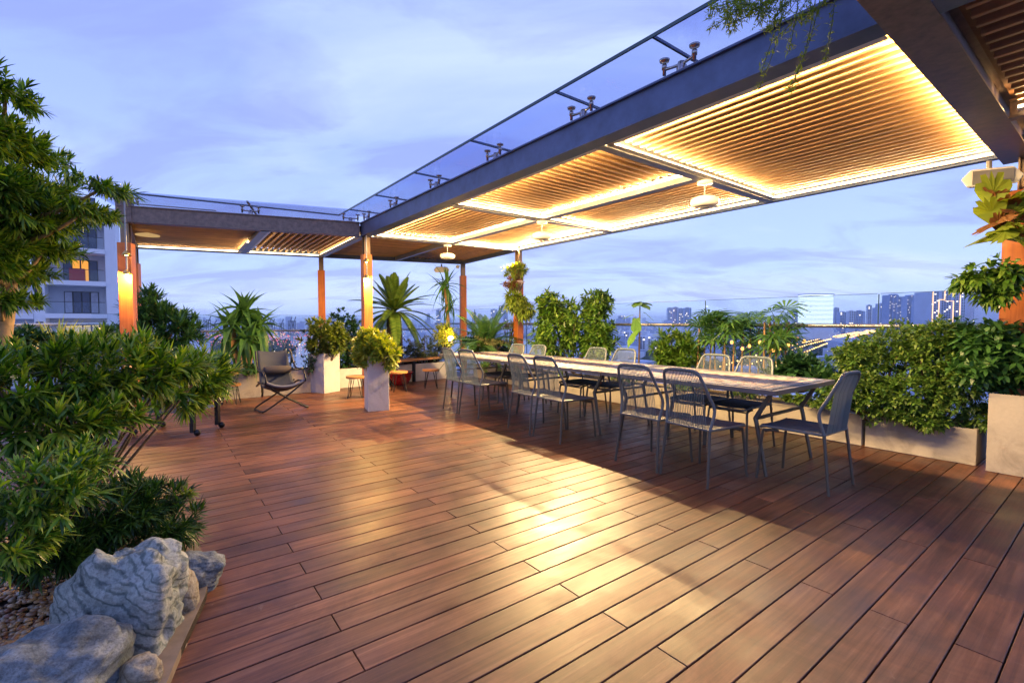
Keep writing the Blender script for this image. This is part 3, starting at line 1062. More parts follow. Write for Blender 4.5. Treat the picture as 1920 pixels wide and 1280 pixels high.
M['red'] = plain('red_glaze', (0.42, 0.02, 0.02), 0.25, 0, var=0.1, bmp=0)
bp = gp(751, 721)
bw = empty('bowl', bp, 0, 'glossy red bowl of dark pebbles beneath the bench', 'bowl')
MB().lathe([(0, 0.0), (0.13, 0.0), (0.15, 0.02), (0.21, 0.12), (0.245, 0.25), (0.26, 0.26), (0.262, 0.272), (0.235, 0.262), (0.2, 0.14), (0.0, 0.10)], bp, 28).build('shell', M['red'], bw)
M['pebble_dark'] = islandmat('dark_pebbles', [(0.03, 0.03, 0.03), (0.2, 0.2, 0.2), (0.1, 0.09, 0.08), (0.35, 0.33, 0.3)], 0.5)


def ico(sub=1):
    bm = bmesh.new(); bmesh.ops.create_icosphere(bm, subdivisions=sub, radius=1)
    v = np.array([q.co[:] for q in bm.verts]); f = np.array([[q.index for q in fc.verts] for fc in bm.faces]); bm.free()
    return v, f


ICO1 = ico(1)
ICO2 = ico(2)


def scatter_stones(name, pts, rad, mat, parent=None, kind='stuff', flat=0.6, base=ICO1):
    V0, F0 = base
    N = len(pts)
    ang = RNG.uniform(0, 2 * np.pi, N)
    sc_ = np.stack([rad * RNG.uniform(.8, 1.5, N), rad * RNG.uniform(.7, 1.1, N), rad * flat * RNG.uniform(.7, 1.2, N)], 1)
    V = V0[None] * sc_[:, None, :]
    c, s = np.cos(ang)[:, None], np.sin(ang)[:, None]
    X = V[..., 0] * c - V[..., 1] * s; Y = V[..., 0] * s + V[..., 1] * c
    V = np.stack([X, Y, V[..., 2]], 2) + np.asarray(pts)[:, None, :]
    F = F0[None] + (np.arange(N) * len(V0))[:, None, None]
    return np_mesh(name, V.reshape(-1, 3), F.reshape(-1, 3), mat, parent, kind, smooth=True)


ps = []
for i in range(70):
    r_ = 0.2 * math.sqrt(random.random()); an = random.uniform(0, 6.28)
    ps.append((bp.x + r_ * math.cos(an), bp.y + r_ * math.sin(an), 0.235 + random.uniform(0, .03)))
scatter_stones('pebbles', np.array(ps), np.full(70, 0.026), M['pebble_dark'], bw)

# ------------------------------------------------------------------ rocking lounge chair
def lounge():
    f0 = gp(492, 775); f1 = gp(579, 765)
    c = (f0 + f1) / 2
    ang = math.atan2(f1.y - f0.y, f1.x - f0.x)
    t = empty('lounge_chair', c, ang, 'grey sling lounge chair with head cushion on a crossed dark tube frame', 'lounge chair')
    Wd = (f1 - f0).length / 2
    M['sling'] = plain('sling_fabric', (0.035, 0.042, 0.062), 0.8, 0, var=0.15, scale=60, bmp=0.3)
    M['sling_l'] = plain('sling_binding', (0.16, 0.17, 0.20), 0.7, 0, var=0.1)
    hx = Wd * 0.82
    # crossed tubes: front and rear X joined by floor loops
    for sgn in (-1, 1):
        pts = [(sgn * hx, 0.02, 0.40), (0, 0.02, 0.20), (-sgn * Wd * .85, 0.0, 0.035), (-sgn * Wd * 1.0, 0.05, 0.018), (-sgn * Wd * 1.04, 0.22, 0.016), (-sgn * Wd * .95, 0.42, 0.03), (0, 0.46, 0.21), (sgn * hx, 0.48, 0.40)]
        MB().tube(curve_pts(pts, 5), 0.013, 8).build('frame_tube', M['black'], t, world=False)
    for sgn in (-1, 1):
        pts = [(sgn * hx, 0.55, 0.33), (sgn * hx * 1.02, 0.3, 0.40), (sgn * hx * 1.03, 0.02, 0.41), (sgn * hx * 1.04, -0.02, 0.47), (sgn * hx * 1.04, 0.10, 0.58), (sgn * hx * 1.02, 0.45, 0.60), (sgn * hx * .95, 0.62, 0.85)]
        MB().tube(curve_pts(pts, 5), 0.014, 8).build('arm', M['black'], t, world=False)
    # sling: seat sags between the sides, back rises behind
    nx, prof = 12, [(0.0, 0.43), (0.06, 0.405), (0.2, 0.36), (0.35, 0.35), (0.46, 0.40), (0.53, 0.52), (0.60, 0.68), (0.66, 0.86)]
    vs = []; fs = []
    for j, (y, z) in enumerate(prof):
        for i in range(nx + 1):
            u = i / nx * 2 - 1
            sag = 0.075 * (1 - u * u) * (1 if j < 5 else 0.35)
            vs.append((u * hx * (1 - .03 * j), y - (0.0 if j < 5 else -0.03 * (1 - u * u)), z - sag))
    for j in range(len(prof) - 1):
        for i in range(nx):
            fs.append((j * (nx + 1) + i, j * (nx + 1) + i + 1, (j + 1) * (nx + 1) + i + 1, (j + 1) * (nx + 1) + i))
    m = MB().add(vs, fs, True)
    o = m.build('sling', M['sling'], t, world=False)
    md = o.modifiers.new('th', 'SOLIDIFY'); md.thickness = 0.02
    ed = [(-hx + 2 * hx * i / 14, -0.008, 0.43 - 0.075 * (1 - (i / 7 - 1) ** 2)) for i in range(15)]
    MB().tube(ed, 0.02, 8).build('front_binding', M['sling_l'], t, world=False)
    cu = MB()
    prof_ = [(0.0, -0.2), (0.045, -0.195), (0.06, -0.17), (0.062, 0), (0.06, 0.17), (0.045, 0.195), (0.0, 0.2)]
    cu.lathe(prof_, (0.02, 0.50, 0.56), 12, M=Matrix.Rotation(R(90), 3, 'Y'))
    cu.build('cushion', plain('cushion_fabric', (0.06, 0.05, 0.05), 0.85, 0, var=0.1, scale=50, bmp=.3), t, world=False)


lounge()

# ------------------------------------------------------------------ trolley behind the shrub
def trolley():
    p = gp(362, 817)
    t = empty('trolley', p, R(-3), 'black slatted serving trolley partly hidden behind the podocarpus shrub', 'trolley')
    for x in (0, -0.75):
        for y in (0, 0.42):
            MB().box((x, y, 0.24), (0.045, 0.045, 0.40)).build('leg', M['black'], t, world=False)
            MB().lathe([(0, -.012), (0.035, -.012), (0.038, 0), (0.035, .012), (0, .012)], (x + .05, y, 0.038), 12, M=Matrix.Rotation(R(90), 3, 'X')).build('wheel', M['black'], t, world=False)
    for i in range(8):
        MB().box((-0.375, -0.0 + i * 0.06, 0.27), (0.75, 0.026, 0.014)).build('slat', M['rail'], t, world=False)
        MB().box((-0.375, -0.0 + i * 0.06, 0.45), (0.80, 0.05, 0.018)).build('top_slat', M['black'], t, world=False)
trolley()

# ------------------------------------------------------------------ ceiling things: fans, speakers, discs, camera
def fan(c, label, first_=None):
    t = empty('ceiling_fan', c, 0, label, 'ceiling fan', 'small drum fans hanging from the pergola')
    MB().lathe([(0, 0.0), (0.075, 0.0), (0.075, -0.03), (0, -0.035)], c, 20).build('mount', M['white'], t)
    MB().tube([c, c + Vector((0, 0, -0.17))], 0.008, 8).build('rod', M['steel_light'], t)
    MB().lathe([(0, -0.16), (0.10, -0.165), (0.135, -0.185), (0.14, -0.215), (0.13, -0.245), (0.09, -0.262), (0, -0.265)], c, 24).build('drum', M['white'], t)
    MB().lathe([(0.0, -0.267), (0.05, -0.267), (0.045, -0.275), (0, -0.277)], c, 16).build('hub', M['steel_light'], t)


fan(AB(a1 + 0, 1.66, H0), 'white drum fan hanging nearest the camera under the lit ceiling')
fan(AB(a2 + 0, 1.60, H0), 'white drum fan hanging in the middle, washed by the light strips')
fan(AB(0.12, 1.55, H0), 'white drum fan hanging farthest, beside the timber post')


def speaker(c, rz, s_, label, tilt=0.0):
    t = empty('speaker', c, rz, label, 'speaker', 'white wedge speakers under the pergola')
    m = MB()
    pr = [(-0.5, -0.24), (0.5, -0.24), (0.62, 0.0), (0.42, 0.26), (-0.42, 0.26), (-0.62, 0.0)]
    vs = [Vector((x * s_ * 1.0, -0.16 * s_ * (1 if y < 0 else .8), y * s_ * .9)) for x, y in pr] + [Vector((x * s_ * .7, 0.25 * s_, y * s_ * .7)) for x, y in pr]
    n = 6
    m.add(vs, [(i, (i + 1) % n, n + (i + 1) % n, n + i) for i in range(n)] + [tuple(range(n))[::-1], tuple(range(n, 2 * n))])
    m.build('cabinet', M['white'], t, bevel=0.008, world=False)
    MB().box((0, -0.168 * s_, 0), (0.8 * s_, 0.006, 0.34 * s_)).build('grille', M['steel_light'], t, world=False)
    MB().tube([(0, 0.05 * s_, 0.2 * s_), (0, 0.08 * s_, 0.45 * s_)], 0.02, 8).build('bracket', M['steel_light'], t, world=False)


speaker(P(1856, 334, 4.0), R(-25), 0.32, 'large white wedge speaker hanging at the right post')
speaker(P(828, 506, 11.9), R(10), 0.32, 'small white speaker hanging by the far corner post')
dp = G(277, 442, H0)
dt = empty('ceiling_light', dp, 0, 'shallow round ceiling light under the left wing slats', 'ceiling light')
MB().lathe([(0, -.0), (0.17, -.0), (0.17, 0.015), (0.0, 0.055)], dp + Vector((0, 0, 0.0)), 24).build('diffuser', M['disc'], dt)
cc = P(858, 500, 11.7)
ct = empty('security_camera', cc, 0, 'small white security camera on the far corner post', 'security camera')
MB().lathe([(0, -.05), (0.035, -.05), (0.045, 0), (0.03, .03), (0, .035)], cc, 14, M=Matrix.Rotation(R(80), 3, 'X')).build('housing', M['white'], ct)
MB().tube([cc, cc + Vector((.04, .12, .03))], 0.012, 6).build('bracket', M['steel_light'], ct)

# post lamps: two facing cones on a stem
def post_lamp(c, zt, label, power):
    """c on the post face, z of the lower cone"""
    t = empty('wall_lamp', c, 0, label, 'wall lamp', 'twin cone brass wall lamps on the posts')
    MB().tube([c + Vector((0, 0, 0.02)), Vector((c.x, c.y, zt))], 0.012, 8).build('stem', M['steel_light'], t)
    brass = plain('brass', (0.55, 0.36, 0.12), 0.3, 0.9, var=0.1, bmp=0)
    for k, dz in ((0, 0.0), (1, 0.27)):
        q = c + Vector((0, 0, dz))
        MB().lathe([(0.012, 0.07), (0.02, 0.068), (0.062, -0.002), (0.056, -0.002), (0.014, 0.06)], q, 18).build('shade', brass, t)
        MB().lathe([(0, 0.045), (0.016, 0.03), (0.018, 0.0), (0.0, -0.012)], q, 12).build('bulb', M['bulb'], t)
        point_lamp('lamp_light', q + Vector((0, 0, -0.022)), power * (1.0 if k == 0 else 0.35), r=0.012)


camdir = lambda p: (Vector((0, 0, 0)) - Vector((p.x, p.y, 0))).normalized()
q = P(224, 512, 6.75); q.z = 1.96
post_lamp(Vector((pB.x, pB.y, 0)) + camdir(pB) * 0.19 + Vector((0, 0, 1.98)), H0 + .3, 'lit brass wall lamp on the left front post', 120)
post_lamp(Vector((pA.x, pA.y, 0)) + camdir(pA) * 0.17 + Vector((0.03, 0, 2.03)), H0, 'lit brass wall lamp on the corner post behind the yellow-green bush', 160)
# ------------------------------------------------------------------ foliage generators
def unit(a):
    return a / np.maximum(np.linalg.norm(a, axis=-1, keepdims=True), 1e-9)


def leaf_np(name, Pn, D, L, Wd, droop, mat, parent, seg=2, kind=None, roll=None):
    """leaves as folded blades. Pn (N,3) bases, D unit dirs, L, Wd (N,), droop (N,)"""
    N = len(Pn)
    up = np.array([0, 0, 1.0])
    S = np.cross(D, up + RNG.normal(0, .25, (N, 3)))
    S = unit(S)
    if roll is not None:
        Nn = np.cross(S, D)
        S = unit(S * np.cos(roll)[:, None] + Nn * np.sin(roll)[:, None])
    Nn = np.cross(S, D)
    if seg == 1:
        ts = [0, .5, 1]; ws = [0, 1, 0]
    elif seg == 2:
        ts = [0, .33, .7, 1]; ws = [.12, 1, .72, 0]
    else:
        ts = [0, .2, .45, .75, 1]; ws = [.25, .9, 1, .6, 0]
    V = []
    idx = []
    for t, w_ in zip(ts, ws):
        c = Pn + D * (L * t)[:, None] - up * (droop * t * t)[:, None]
        if w_ == 0:
            idx.append([len(V)]); V.append(c)
        else:
            idx.append([len(V), len(V) + 1])
            V.append(c + S * (Wd * w_ / 2)[:, None] + Nn * (Wd * .12 * w_)[:, None]); V.append(c - S * (Wd * w_ / 2)[:, None] + Nn * (Wd * .12 * w_)[:, None])
    k = len(V)
    V = np.stack(V, 1).reshape(-1, 3)
    tr = []
    for a, b in zip(idx[:-1], idx[1:]):
        if len(a) == 1 and len(b) == 2: tr.append((a[0], b[0], b[1]))
        elif len(a) == 2 and len(b) == 2: tr += [(a[0], b[0], b[1]), (a[0], b[1], a[1])]
        elif len(a) == 2: tr.append((a[0], b[0], a[1]))
    F = (np.array(tr)[None] + (np.arange(N) * k)[:, None, None]).reshape(-1, 3)
    return np_mesh(name, V, F, mat, parent, kind)


def rosettes(C, A, n, L, Wd, e0, e1, droop, lvar=.32, stemlen=0.0):
    """n leaves round each cluster centre C with axis A; returns arrays"""
    N = len(C)
    vig = np.repeat(RNG.uniform(.62, 1.18, N), n)      # young and old shoots differ in size
    C = np.repeat(C, n, 0); A = unit(np.repeat(A, n, 0))
    ph = np.tile(np.arange(n) * 2.399963, N) + np.repeat(RNG.uniform(0, 6.28, N), n)
    X = unit(np.cross(A, RNG.normal(size=(N * n, 3)) * 0 + np.array([0.31, 0.22, 0.93]))); Y = np.cross(A, X)
    rank = np.tile(np.arange(n) / max(1, n - 1), N)
    el = R(e0) + (R(e1) - R(e0)) * (1 - rank) + RNG.normal(0, .12, N * n)
    D = A * np.cos(el)[:, None] + (X * np.cos(ph)[:, None] + Y * np.sin(ph)[:, None]) * np.sin(el)[:, None]
    base = C - A * (stemlen * (1 - rank))[:, None]
    Ls = L * vig * RNG.uniform(1 - lvar, 1 + lvar, N * n) * (0.75 + 0.35 * np.sin(np.pi * np.clip(rank * .8 + .1, 0, 1)))
    return base, unit(D), Ls, Wd * RNG.uniform(.8, 1.2, N * n), droop * RNG.uniform(.4, 1.4, N * n)


def blob_points(lobes, n, shell=.55):
    """lobes: list of (cx,cy,cz,rx,ry,rz). returns points and outward axes"""
    lobes = np.array(lobes, float)
    vol = lobes[:, 3] * lobes[:, 4] * lobes[:, 5]
    area = vol ** (2 / 3)
    pick = RNG.choice(len(lobes), n, p=area / area.sum())
    d = unit(RNG.normal(size=(n, 3)))
    nzv = np.array([mnoise.noise(Vector((float(a[0]) * 1.9 + float(k) * 3.3, float(a[1]) * 1.9, float(a[2]) * 1.9 + lobes[0, 0]))) for a, k in zip(d, pick)])
    r = RNG.uniform(shell, 1.0, n) ** .7 * (1 + .55 * nzv) * np.where(RNG.uniform(size=n) < .06, RNG.uniform(1.05, 1.35, n), 1.0)
    c = lobes[pick, :3]; rr = lobes[pick, 3:]
    p = c + d * rr * r[:, None]
    ax = unit(d / rr)
    # drop points deep inside another lobe
    keep = np.ones(n, bool)
    for l in lobes:
        q = (p - l[:3]) / l[3:]
        keep &= (np.linalg.norm(q, axis=1) > shell * .82)
    return p[keep], ax[keep]


def lobe_px(px, py, rx, ry, Y, ry_depth=None):
    """an ellipsoid that fills the given picture ellipse when standing at forward distance Y"""
    c = P(px, py, Y)
    s = Y / FPX
    return (c.x, c.y, c.z, rx * s, (ry_depth if ry_depth is not None else (rx + ry) / 2 * s), ry * s)


def stems(name, base, tips, mat, parent, r0=.012, r1=.004, sag=.0, every=1, n=5):
    m = MB()
    for i, t in enumerate(tips[::every]):
        b = Vector(base) if not isinstance(base, list) else Vector(base[i % len(base)])
        t = Vector(t)
        mid = b.lerp(t, .5) + Vector((random.uniform(-.1, .1), random.uniform(-.1, .1), random.uniform(0, .12))) * (t - b).length * .5
        m.tube([b, mid, t], [r0, (r0 + r1) / 2, r1], n, caps=False)
    return m.build(name, mat, parent)


LG = {
    'podo': leafmat('podocarpus_leaf', [(0.012, 0.045, 0.007), (0.03, 0.10, 0.012), (0.07, 0.18, 0.018), (0.15, 0.29, 0.028), (0.28, 0.42, 0.05), (0.20, 0.24, 0.05)], 0.36, .34),  # darkest tones put the shade between leaves into the leaf colour
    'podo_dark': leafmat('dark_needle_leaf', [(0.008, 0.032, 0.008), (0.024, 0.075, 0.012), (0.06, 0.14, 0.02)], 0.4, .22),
    'yellowgrass': leafmat('variegated_blade', [(0.375, 0.425, 0.062), (0.525, 0.525, 0.125), (0.150, 0.275, 0.037)], 0.4, .35),
    'bush': leafmat('bush_leaf', [(0.020, 0.076, 0.020), (0.051, 0.145, 0.034), (0.093, 0.221, 0.051)], 0.35, .25),
    'yellowbush': leafmat('croton_leaf', [(0.117, 0.221, 0.026), (0.312, 0.390, 0.052), (0.468, 0.494, 0.078), (0.091, 0.169, 0.026)], 0.35, .3),
    'potbush': leafmat('pot_bush_leaf', [(0.043, 0.102, 0.017), (0.131, 0.189, 0.029), (0.217, 0.261, 0.043)], 0.38, .28),
    'grey': leafmat('grey_leaf', [(0.081, 0.135, 0.068), (0.149, 0.203, 0.108), (0.054, 0.095, 0.041)], 0.5, .25),
    'palm': leafmat('palm_leaf', [(0.030, 0.105, 0.030), (0.068, 0.180, 0.045), (0.120, 0.255, 0.053)], 0.35, .3),
    'sago': leafmat('sago_leaf', [(0.058, 0.131, 0.022), (0.116, 0.203, 0.029), (0.174, 0.261, 0.043)], 0.35, .25),
    'schef': leafmat('schefflera_leaf', [(0.041, 0.121, 0.016), (0.095, 0.203, 0.027), (0.176, 0.284, 0.047)], 0.28, .25),
    'hedge': leafmat('hedge_leaf', [(0.035, 0.10, 0.020), (0.10, 0.21, 0.035), (0.17, 0.28, 0.05), (0.05, 0.13, 0.03), (0.22, 0.30, 0.07)], 0.38, .3),
    'lime': leafmat('fern_leaf', [(0.160, 0.260, 0.030), (0.260, 0.340, 0.050), (0.100, 0.180, 0.020)], 0.4, .35),
    'dark': leafmat('dark_broad_leaf', [(0.013, 0.048, 0.019), (0.032, 0.096, 0.032), (0.056, 0.144, 0.048)], 0.28, .15),
    'bonsai': leafmat('bonsai_leaf', [(0.143, 0.169, 0.065), (0.234, 0.247, 0.104), (0.091, 0.104, 0.046)], 0.5, .25),
    'dry': leafmat('dry_frond', [(0.13, 0.055, 0.022), (0.22, 0.10, 0.035), (0.09, 0.04, 0.02)], 0.6, .25),
}
M['bark'] = plain('bark', (0.11, 0.075, 0.045), 0.85, 0, var=.5, scale=40, bmp=.8)
M['bark_light'] = plain('pale_bark', (0.42, 0.25, 0.10), 0.7, 0, var=.3, scale=30, bmp=.5)
M['stem_g'] = plain('green_stem', (0.08, 0.11, 0.03), 0.6, 0, var=.3, scale=30, bmp=0)


def bush(label, lobes, n, leaf, nl=14, L=.09, Wd=.018, e0=15, e1=80, droop=.01, base=None, name='shrub', cat='shrub', seg=2, shell=.5, stemlen=.04, bark=None, upbias=.5, nst=14, group=None, stem_r=.012):
    lobes = list(lobes)
    C, A = blob_points(lobes, n, shell)
    A = unit(A + np.array([0, 0, upbias]))
    bs = Vector(base) if base is not None else Vector((lobes[0][0], lobes[0][1], max(0.3, lobes[0][2] - lobes[0][5])))
    root = empty(name, bs, 0, label, cat, group)
    a = rosettes(C, A, nl, L, Wd, e0, e1, droop, stemlen=stemlen)
    leaf_np('foliage', *a, LG[leaf], root, seg=seg)
    tips = C[RNG.choice(len(C), min(nst, len(C)), replace=False)]
    stems('stem', bs, tips, bark or M['bark'], root, r0=stem_r, r1=stem_r * .35)
    return root


# ------------------------------------------------------------------ rock bed (left foreground)
bed_pts = [G(312, 1290), G(340, 1230), G(385, 1130), G(395, 1085), G(372, 1030), G(330, 985), G(250, 950), G(120, 935), G(-200, 915), G(-900, 960), G(-900, 1700), G(250, 1700)]
MB().prism([(p.x, p.y) for p in bed_pts][::-1], -0.02, 0.035).build('planting_bed', M['soil'], None, 'structure')
M['mortar'] = plain('mortar', (0.20, 0.155, 0.11), 0.8, 0, var=.25, scale=14, bmp=.5)
mb_pts = [G(180, 1300), G(250, 1180), G(300, 1080), G(330, 1000), G(372, 1030), G(395, 1085), G(385, 1130), G(340, 1230), G(312, 1300)]
MB().prism([(p.x, p.y) for p in mb_pts][::-1], 0.0, 0.037).build('mortar_bed', M['mortar'], None, 'structure')


def rockmat(name, cols, sc_=4.0, band=True, rough=.65):
    m, t, b = mat_new(name)
    tc = nd(t, 'ShaderNodeTexCoord')
    n = nd(t, 'ShaderNodeTexNoise', inp={'Scale': sc_, 'Detail': 10.0, 'Roughness': .65, 'Distortion': 1.2})
    t.links.new(tc.outputs['Object'], n.inputs['Vector'])
    rot = nd(t, 'ShaderNodeMapping')
    rot.inputs['Rotation'].default_value = (.5, .9, .3)
    t.links.new(tc.outputs['Object'], rot.inputs[0])
    wt = nd(t, 'ShaderNodeTexWave', inp={'Scale': sc_ * 1.5, 'Distortion': 16.0, 'Detail': 6.0, 'Detail Scale': .6, 'Detail Roughness': .55})
    t.links.new(rot.outputs[0], wt.inputs['Vector'])
    wv = nd(t, 'ShaderNodeMapRange', inp={1: 0.0, 2: .30, 3: 0.15, 4: 1.0})
    t.links.new(wt.outputs['Fac'], wv.inputs[0])
    mx = nd(t, 'ShaderNodeMixRGB', inp={0: .24 if band else .05})
    t.links.new(n.outputs['Fac'], mx.inputs[1]); t.links.new(wv.outputs[0], mx.inputs[2])
    r = ramp(t, mx.outputs[0], [(0.25, cols[0]), (0.42, cols[1]), (0.6, cols[2]), (0.85, cols[3])])
    n2 = nd(t, 'ShaderNodeTexNoise', inp={'Scale': sc_ * 11, 'Detail': 9.0, 'Roughness': .8})
    t.links.new(tc.outputs['Object'], n2.inputs['Vector'])
    r2 = ramp(t, n2.outputs['Fac'], [(0.38, (0.25, 0.25, 0.25)), (0.56, (1, 1, 1))])
    mm = nd(t, 'ShaderNodeMixRGB', blend_type='MULTIPLY', inp={0: .7})
    t.links.new(r.outputs[0], mm.inputs[1]); t.links.new(r2.outputs[0], mm.inputs[2])
    t.links.new(mm.outputs[0], b.inputs['Base Color'])
    b.inputs['Roughness'].default_value = rough
    h = nd(t, 'ShaderNodeMath', operation='MULTIPLY_ADD', inp={1: .6})
    t.links.new(mx.outputs[0], h.inputs[0]); t.links.new(n2.outputs['Fac'], h.inputs[2])
    bump(t, b, h.outputs[0], .8, .012)
    return m


M['rock1'] = rockmat('banded_rock', [(0.03, 0.035, 0.035), (0.17, 0.22, 0.20), (0.38, 0.43, 0.39), (0.66, 0.68, 0.62)], 5)
M['rock2'] = rockmat('speckled_rock', [(0.015, 0.02, 0.025), (0.12, 0.155, 0.165), (0.28, 0.33, 0.34), (0.5, 0.54, 0.54)], 9, band=False)
M['rock3'] = rockmat('ochre_rock', [(0.10, 0.08, 0.05), (0.30, 0.25, 0.16), (0.42, 0.38, 0.28), (0.3, 0.3, 0.25)], 6)


def rock(c, size, rz, mat, label, seed, tilt=0.0, sub=5, amp=.22, sharp=1.0):
    bm = bmesh.new()
    bmesh.ops.create_icosphere(bm, subdivisions=sub, radius=1)
    Mx = Matrix.Rotation(rz, 3, 'Z') @ Matrix.Rotation(tilt, 3, 'Y')
    for v in bm.verts:
        p = v.co.copy()
        o = Vector((seed * 3.1, seed * 1.7, seed))
        d = 1 + amp * mnoise.noise(p * 1.1 + o) * 1.6 + amp * .55 * mnoise.noise(p * 2.7 + o)
        rd = mnoise.noise(Vector((p.x * 2.2, p.y * 2.2, p.z * 7.0)) + o)
        d += amp * .34 * (1 - abs(rd) * 2) * sharp + amp * .20 * mnoise.noise(p * 7 + o) + amp * .08 * mnoise.noise(p * 17 + o)
        vd = mnoise.voronoi(p * 1.6 + o)[0]; d += amp * .9 * (min(.35, vd[1] - vd[0]) - .2)
        # flatten into facets
        q = p * d
        q = Vector((math.copysign(abs(q.x) ** .85, q.x), math.copysign(abs(q.y) ** .85, q.y), math.copysign(abs(q.z) ** .85, q.z)))
        v.co = Mx @ Vector((q.x * size[0], q.y * size[1], q.z * size[2]))
    me = bpy.data.meshes.new('rock'); bm.to_mesh(me); bm.free()
    for pl in me.polygons: pl.use_smooth = True
    me.materials.append(mat)
    o = link('rock', me); o.location = c
    prop(o, label, 'rock')
    return o


def at_px(px, py, Y): return P(px, py, Y)


rock(P(232, 1155, 1.86), (0.205, 0.18, 0.275), .3, M['rock1'], 'large banded grey-green boulder with a rusty hollow, beside the deck edge', 2.2, .18, amp=.27)
rock(P(85, 1275, 1.52), (0.19, 0.16, 0.15), .2, M['rock2'], 'speckled blue-grey boulder in the bottom left corner', 5.1, 0, amp=.2)
rock(P(365, 1072, 2.28), (0.115, 0.10, 0.085), .5, M['rock2'], 'angular blue-grey rock jutting over the deck edge', 7.7, .2, amp=.24)
rock(P(338, 1110, 2.05), (0.062, 0.06, 0.115), .2, M['rock3'], 'small upright greenish stone set between boulder and angular rock', 3.4, -.2, sub=4, amp=.15)
rock(P(296, 1052, 2.2), (0.075, 0.07, 0.065), .9, M['rock3'], 'round ochre stone on top behind the banded boulder', 9.2, 0, sub=4, amp=.15)
rock(P(328, 1000, 2.6), (0.09, 0.08, 0.07), .9, M['rock2'], 'pale stone under the trailing needle branch', 12.2, 0, sub=4, amp=.18)
rock(P(262, 1262, 1.62), (0.06, 0.06, 0.06), .9, M['rock3'], 'low stone at the foot of the banded boulder', 15.2, 0, sub=4, amp=.18)
# mortar between the rocks
for (px, py, Y_, s_) in ((322, 1268, 1.74, .045), (330, 1235, 1.80, .05), (300, 1210, 1.8, .06), (200, 1262, 1.62, .05), (318, 1090, 2.1, .045)):
    o = rock(P(px, py, Y_) - Vector((0, -.03, .05)), (s_, s_ * 1.3, s_ * .6), random.random() * 3, M['mortar'], '', px * .37, 0, sub=3, amp=.12)
    o.name = 'mortar'; del o['category']; o['kind'] = 'structure'

M['pebble'] = islandmat('pebble', [(0.16, 0.06, 0.03), (0.34, 0.20, 0.08), (0.40, 0.28, 0.14), (0.22, 0.12, 0.06), (0.30, 0.27, 0.2)], 0.35)
pts = []
for i in range(2200):
    px = random.uniform(-120, 190); py = random.uniform(985, 1230)
    g_ = G(px, py, 0.05)
    pts.append((g_.x, g_.y, 0.045 + random.uniform(0, .02)))
pts = np.array(pts)
prop(scatter_stones('pebbles', pts, RNG.uniform(.008, .016, len(pts)), M['pebble'], None, 'stuff', .6, ICO2), 'brown and ochre pebbles covering the planting bed', None)

# ------------------------------------------------------------------ left foreground podocarpus shrubs
TW = dict(e0=18, e1=78)
bush('big podocarpus shrub filling the left side with pale green leaf rosettes',
     [lobe_px(60, 720, 120, 70, 2.5, .4), lobe_px(190, 690, 110, 62, 2.8, .4), lobe_px(275, 700, 65, 42, 3.0, .32), lobe_px(345, 680, 42, 26, 3.2, .3), lobe_px(110, 785, 120, 46, 2.5, .35), lobe_px(200, 765, 42, 28, 2.8, .25)],
     560, 'podo', nl=20, L=.10, Wd=.0145, base=G(120, 1010, 0.03), stem_r=.012, nst=40, e0=12, e1=72, droop=.008, stemlen=.05, seg=3)
bush('podocarpus branch with small leaf rosettes low at left, above the pebbles',
     [lobe_px(60, 920, 110, 60, 1.85, .2), lobe_px(15, 1010, 60, 70, 1.75, .2), lobe_px(120, 870, 60, 40, 2.0, .2)],
     190, 'podo', nl=16, L=.07, Wd=.011, base=G(60, 1110, 0.03), nst=18, stem_r=.007, e0=12, e1=75, seg=3)
bush('dark needle-leaved shrub leaning over the banded boulder',
     [lobe_px(200, 955, 105, 50, 2.3, .25), lobe_px(285, 935, 60, 28, 2.45, .2), lobe_px(315, 985, 52, 42, 2.4, .2), lobe_px(150, 1010, 90, 34, 2.2, .2), lobe_px(90, 1040, 60, 26, 2.0, .15)],
     460, 'podo_dark', nl=20, L=.075, Wd=.0095, base=G(190, 1050, 0.03), nst=24, stem_r=.008, e0=15, e1=75, seg=2)
bush('podocarpus shrub with bright tips behind, near the slatted trolley',
     [lobe_px(385, 700, 40, 26, 4.2, .3), lobe_px(350, 735, 42, 34, 4.0, .3), lobe_px(400, 725, 22, 20, 4.4, .2)],
     120, 'podo', nl=26, L=.13, Wd=.018, base=P(372, 770, 4.2), nst=14, stem_r=.009, e0=10, e1=65, seg=3)
bush('sprig of bright new leaves poking out over the deck',
     [lobe_px(352, 922, 12, 8, 2.5, .05)], 7, 'lime', nl=18, L=.05, Wd=.008, base=P(290, 960, 2.45), nst=4, stem_r=.004, e0=10, e1=45)
bush('low leafy clump under the left rail beside the yellow grass', [lobe_px(20, 640, 60, 26, 4.6, .4), lobe_px(150, 652, 50, 20, 5.0, .4), lobe_px(205, 640, 26, 22, 6.0, .3)], 170, 'dark', nl=16, L=.12, Wd=.03, base=G(40, 850, 0))

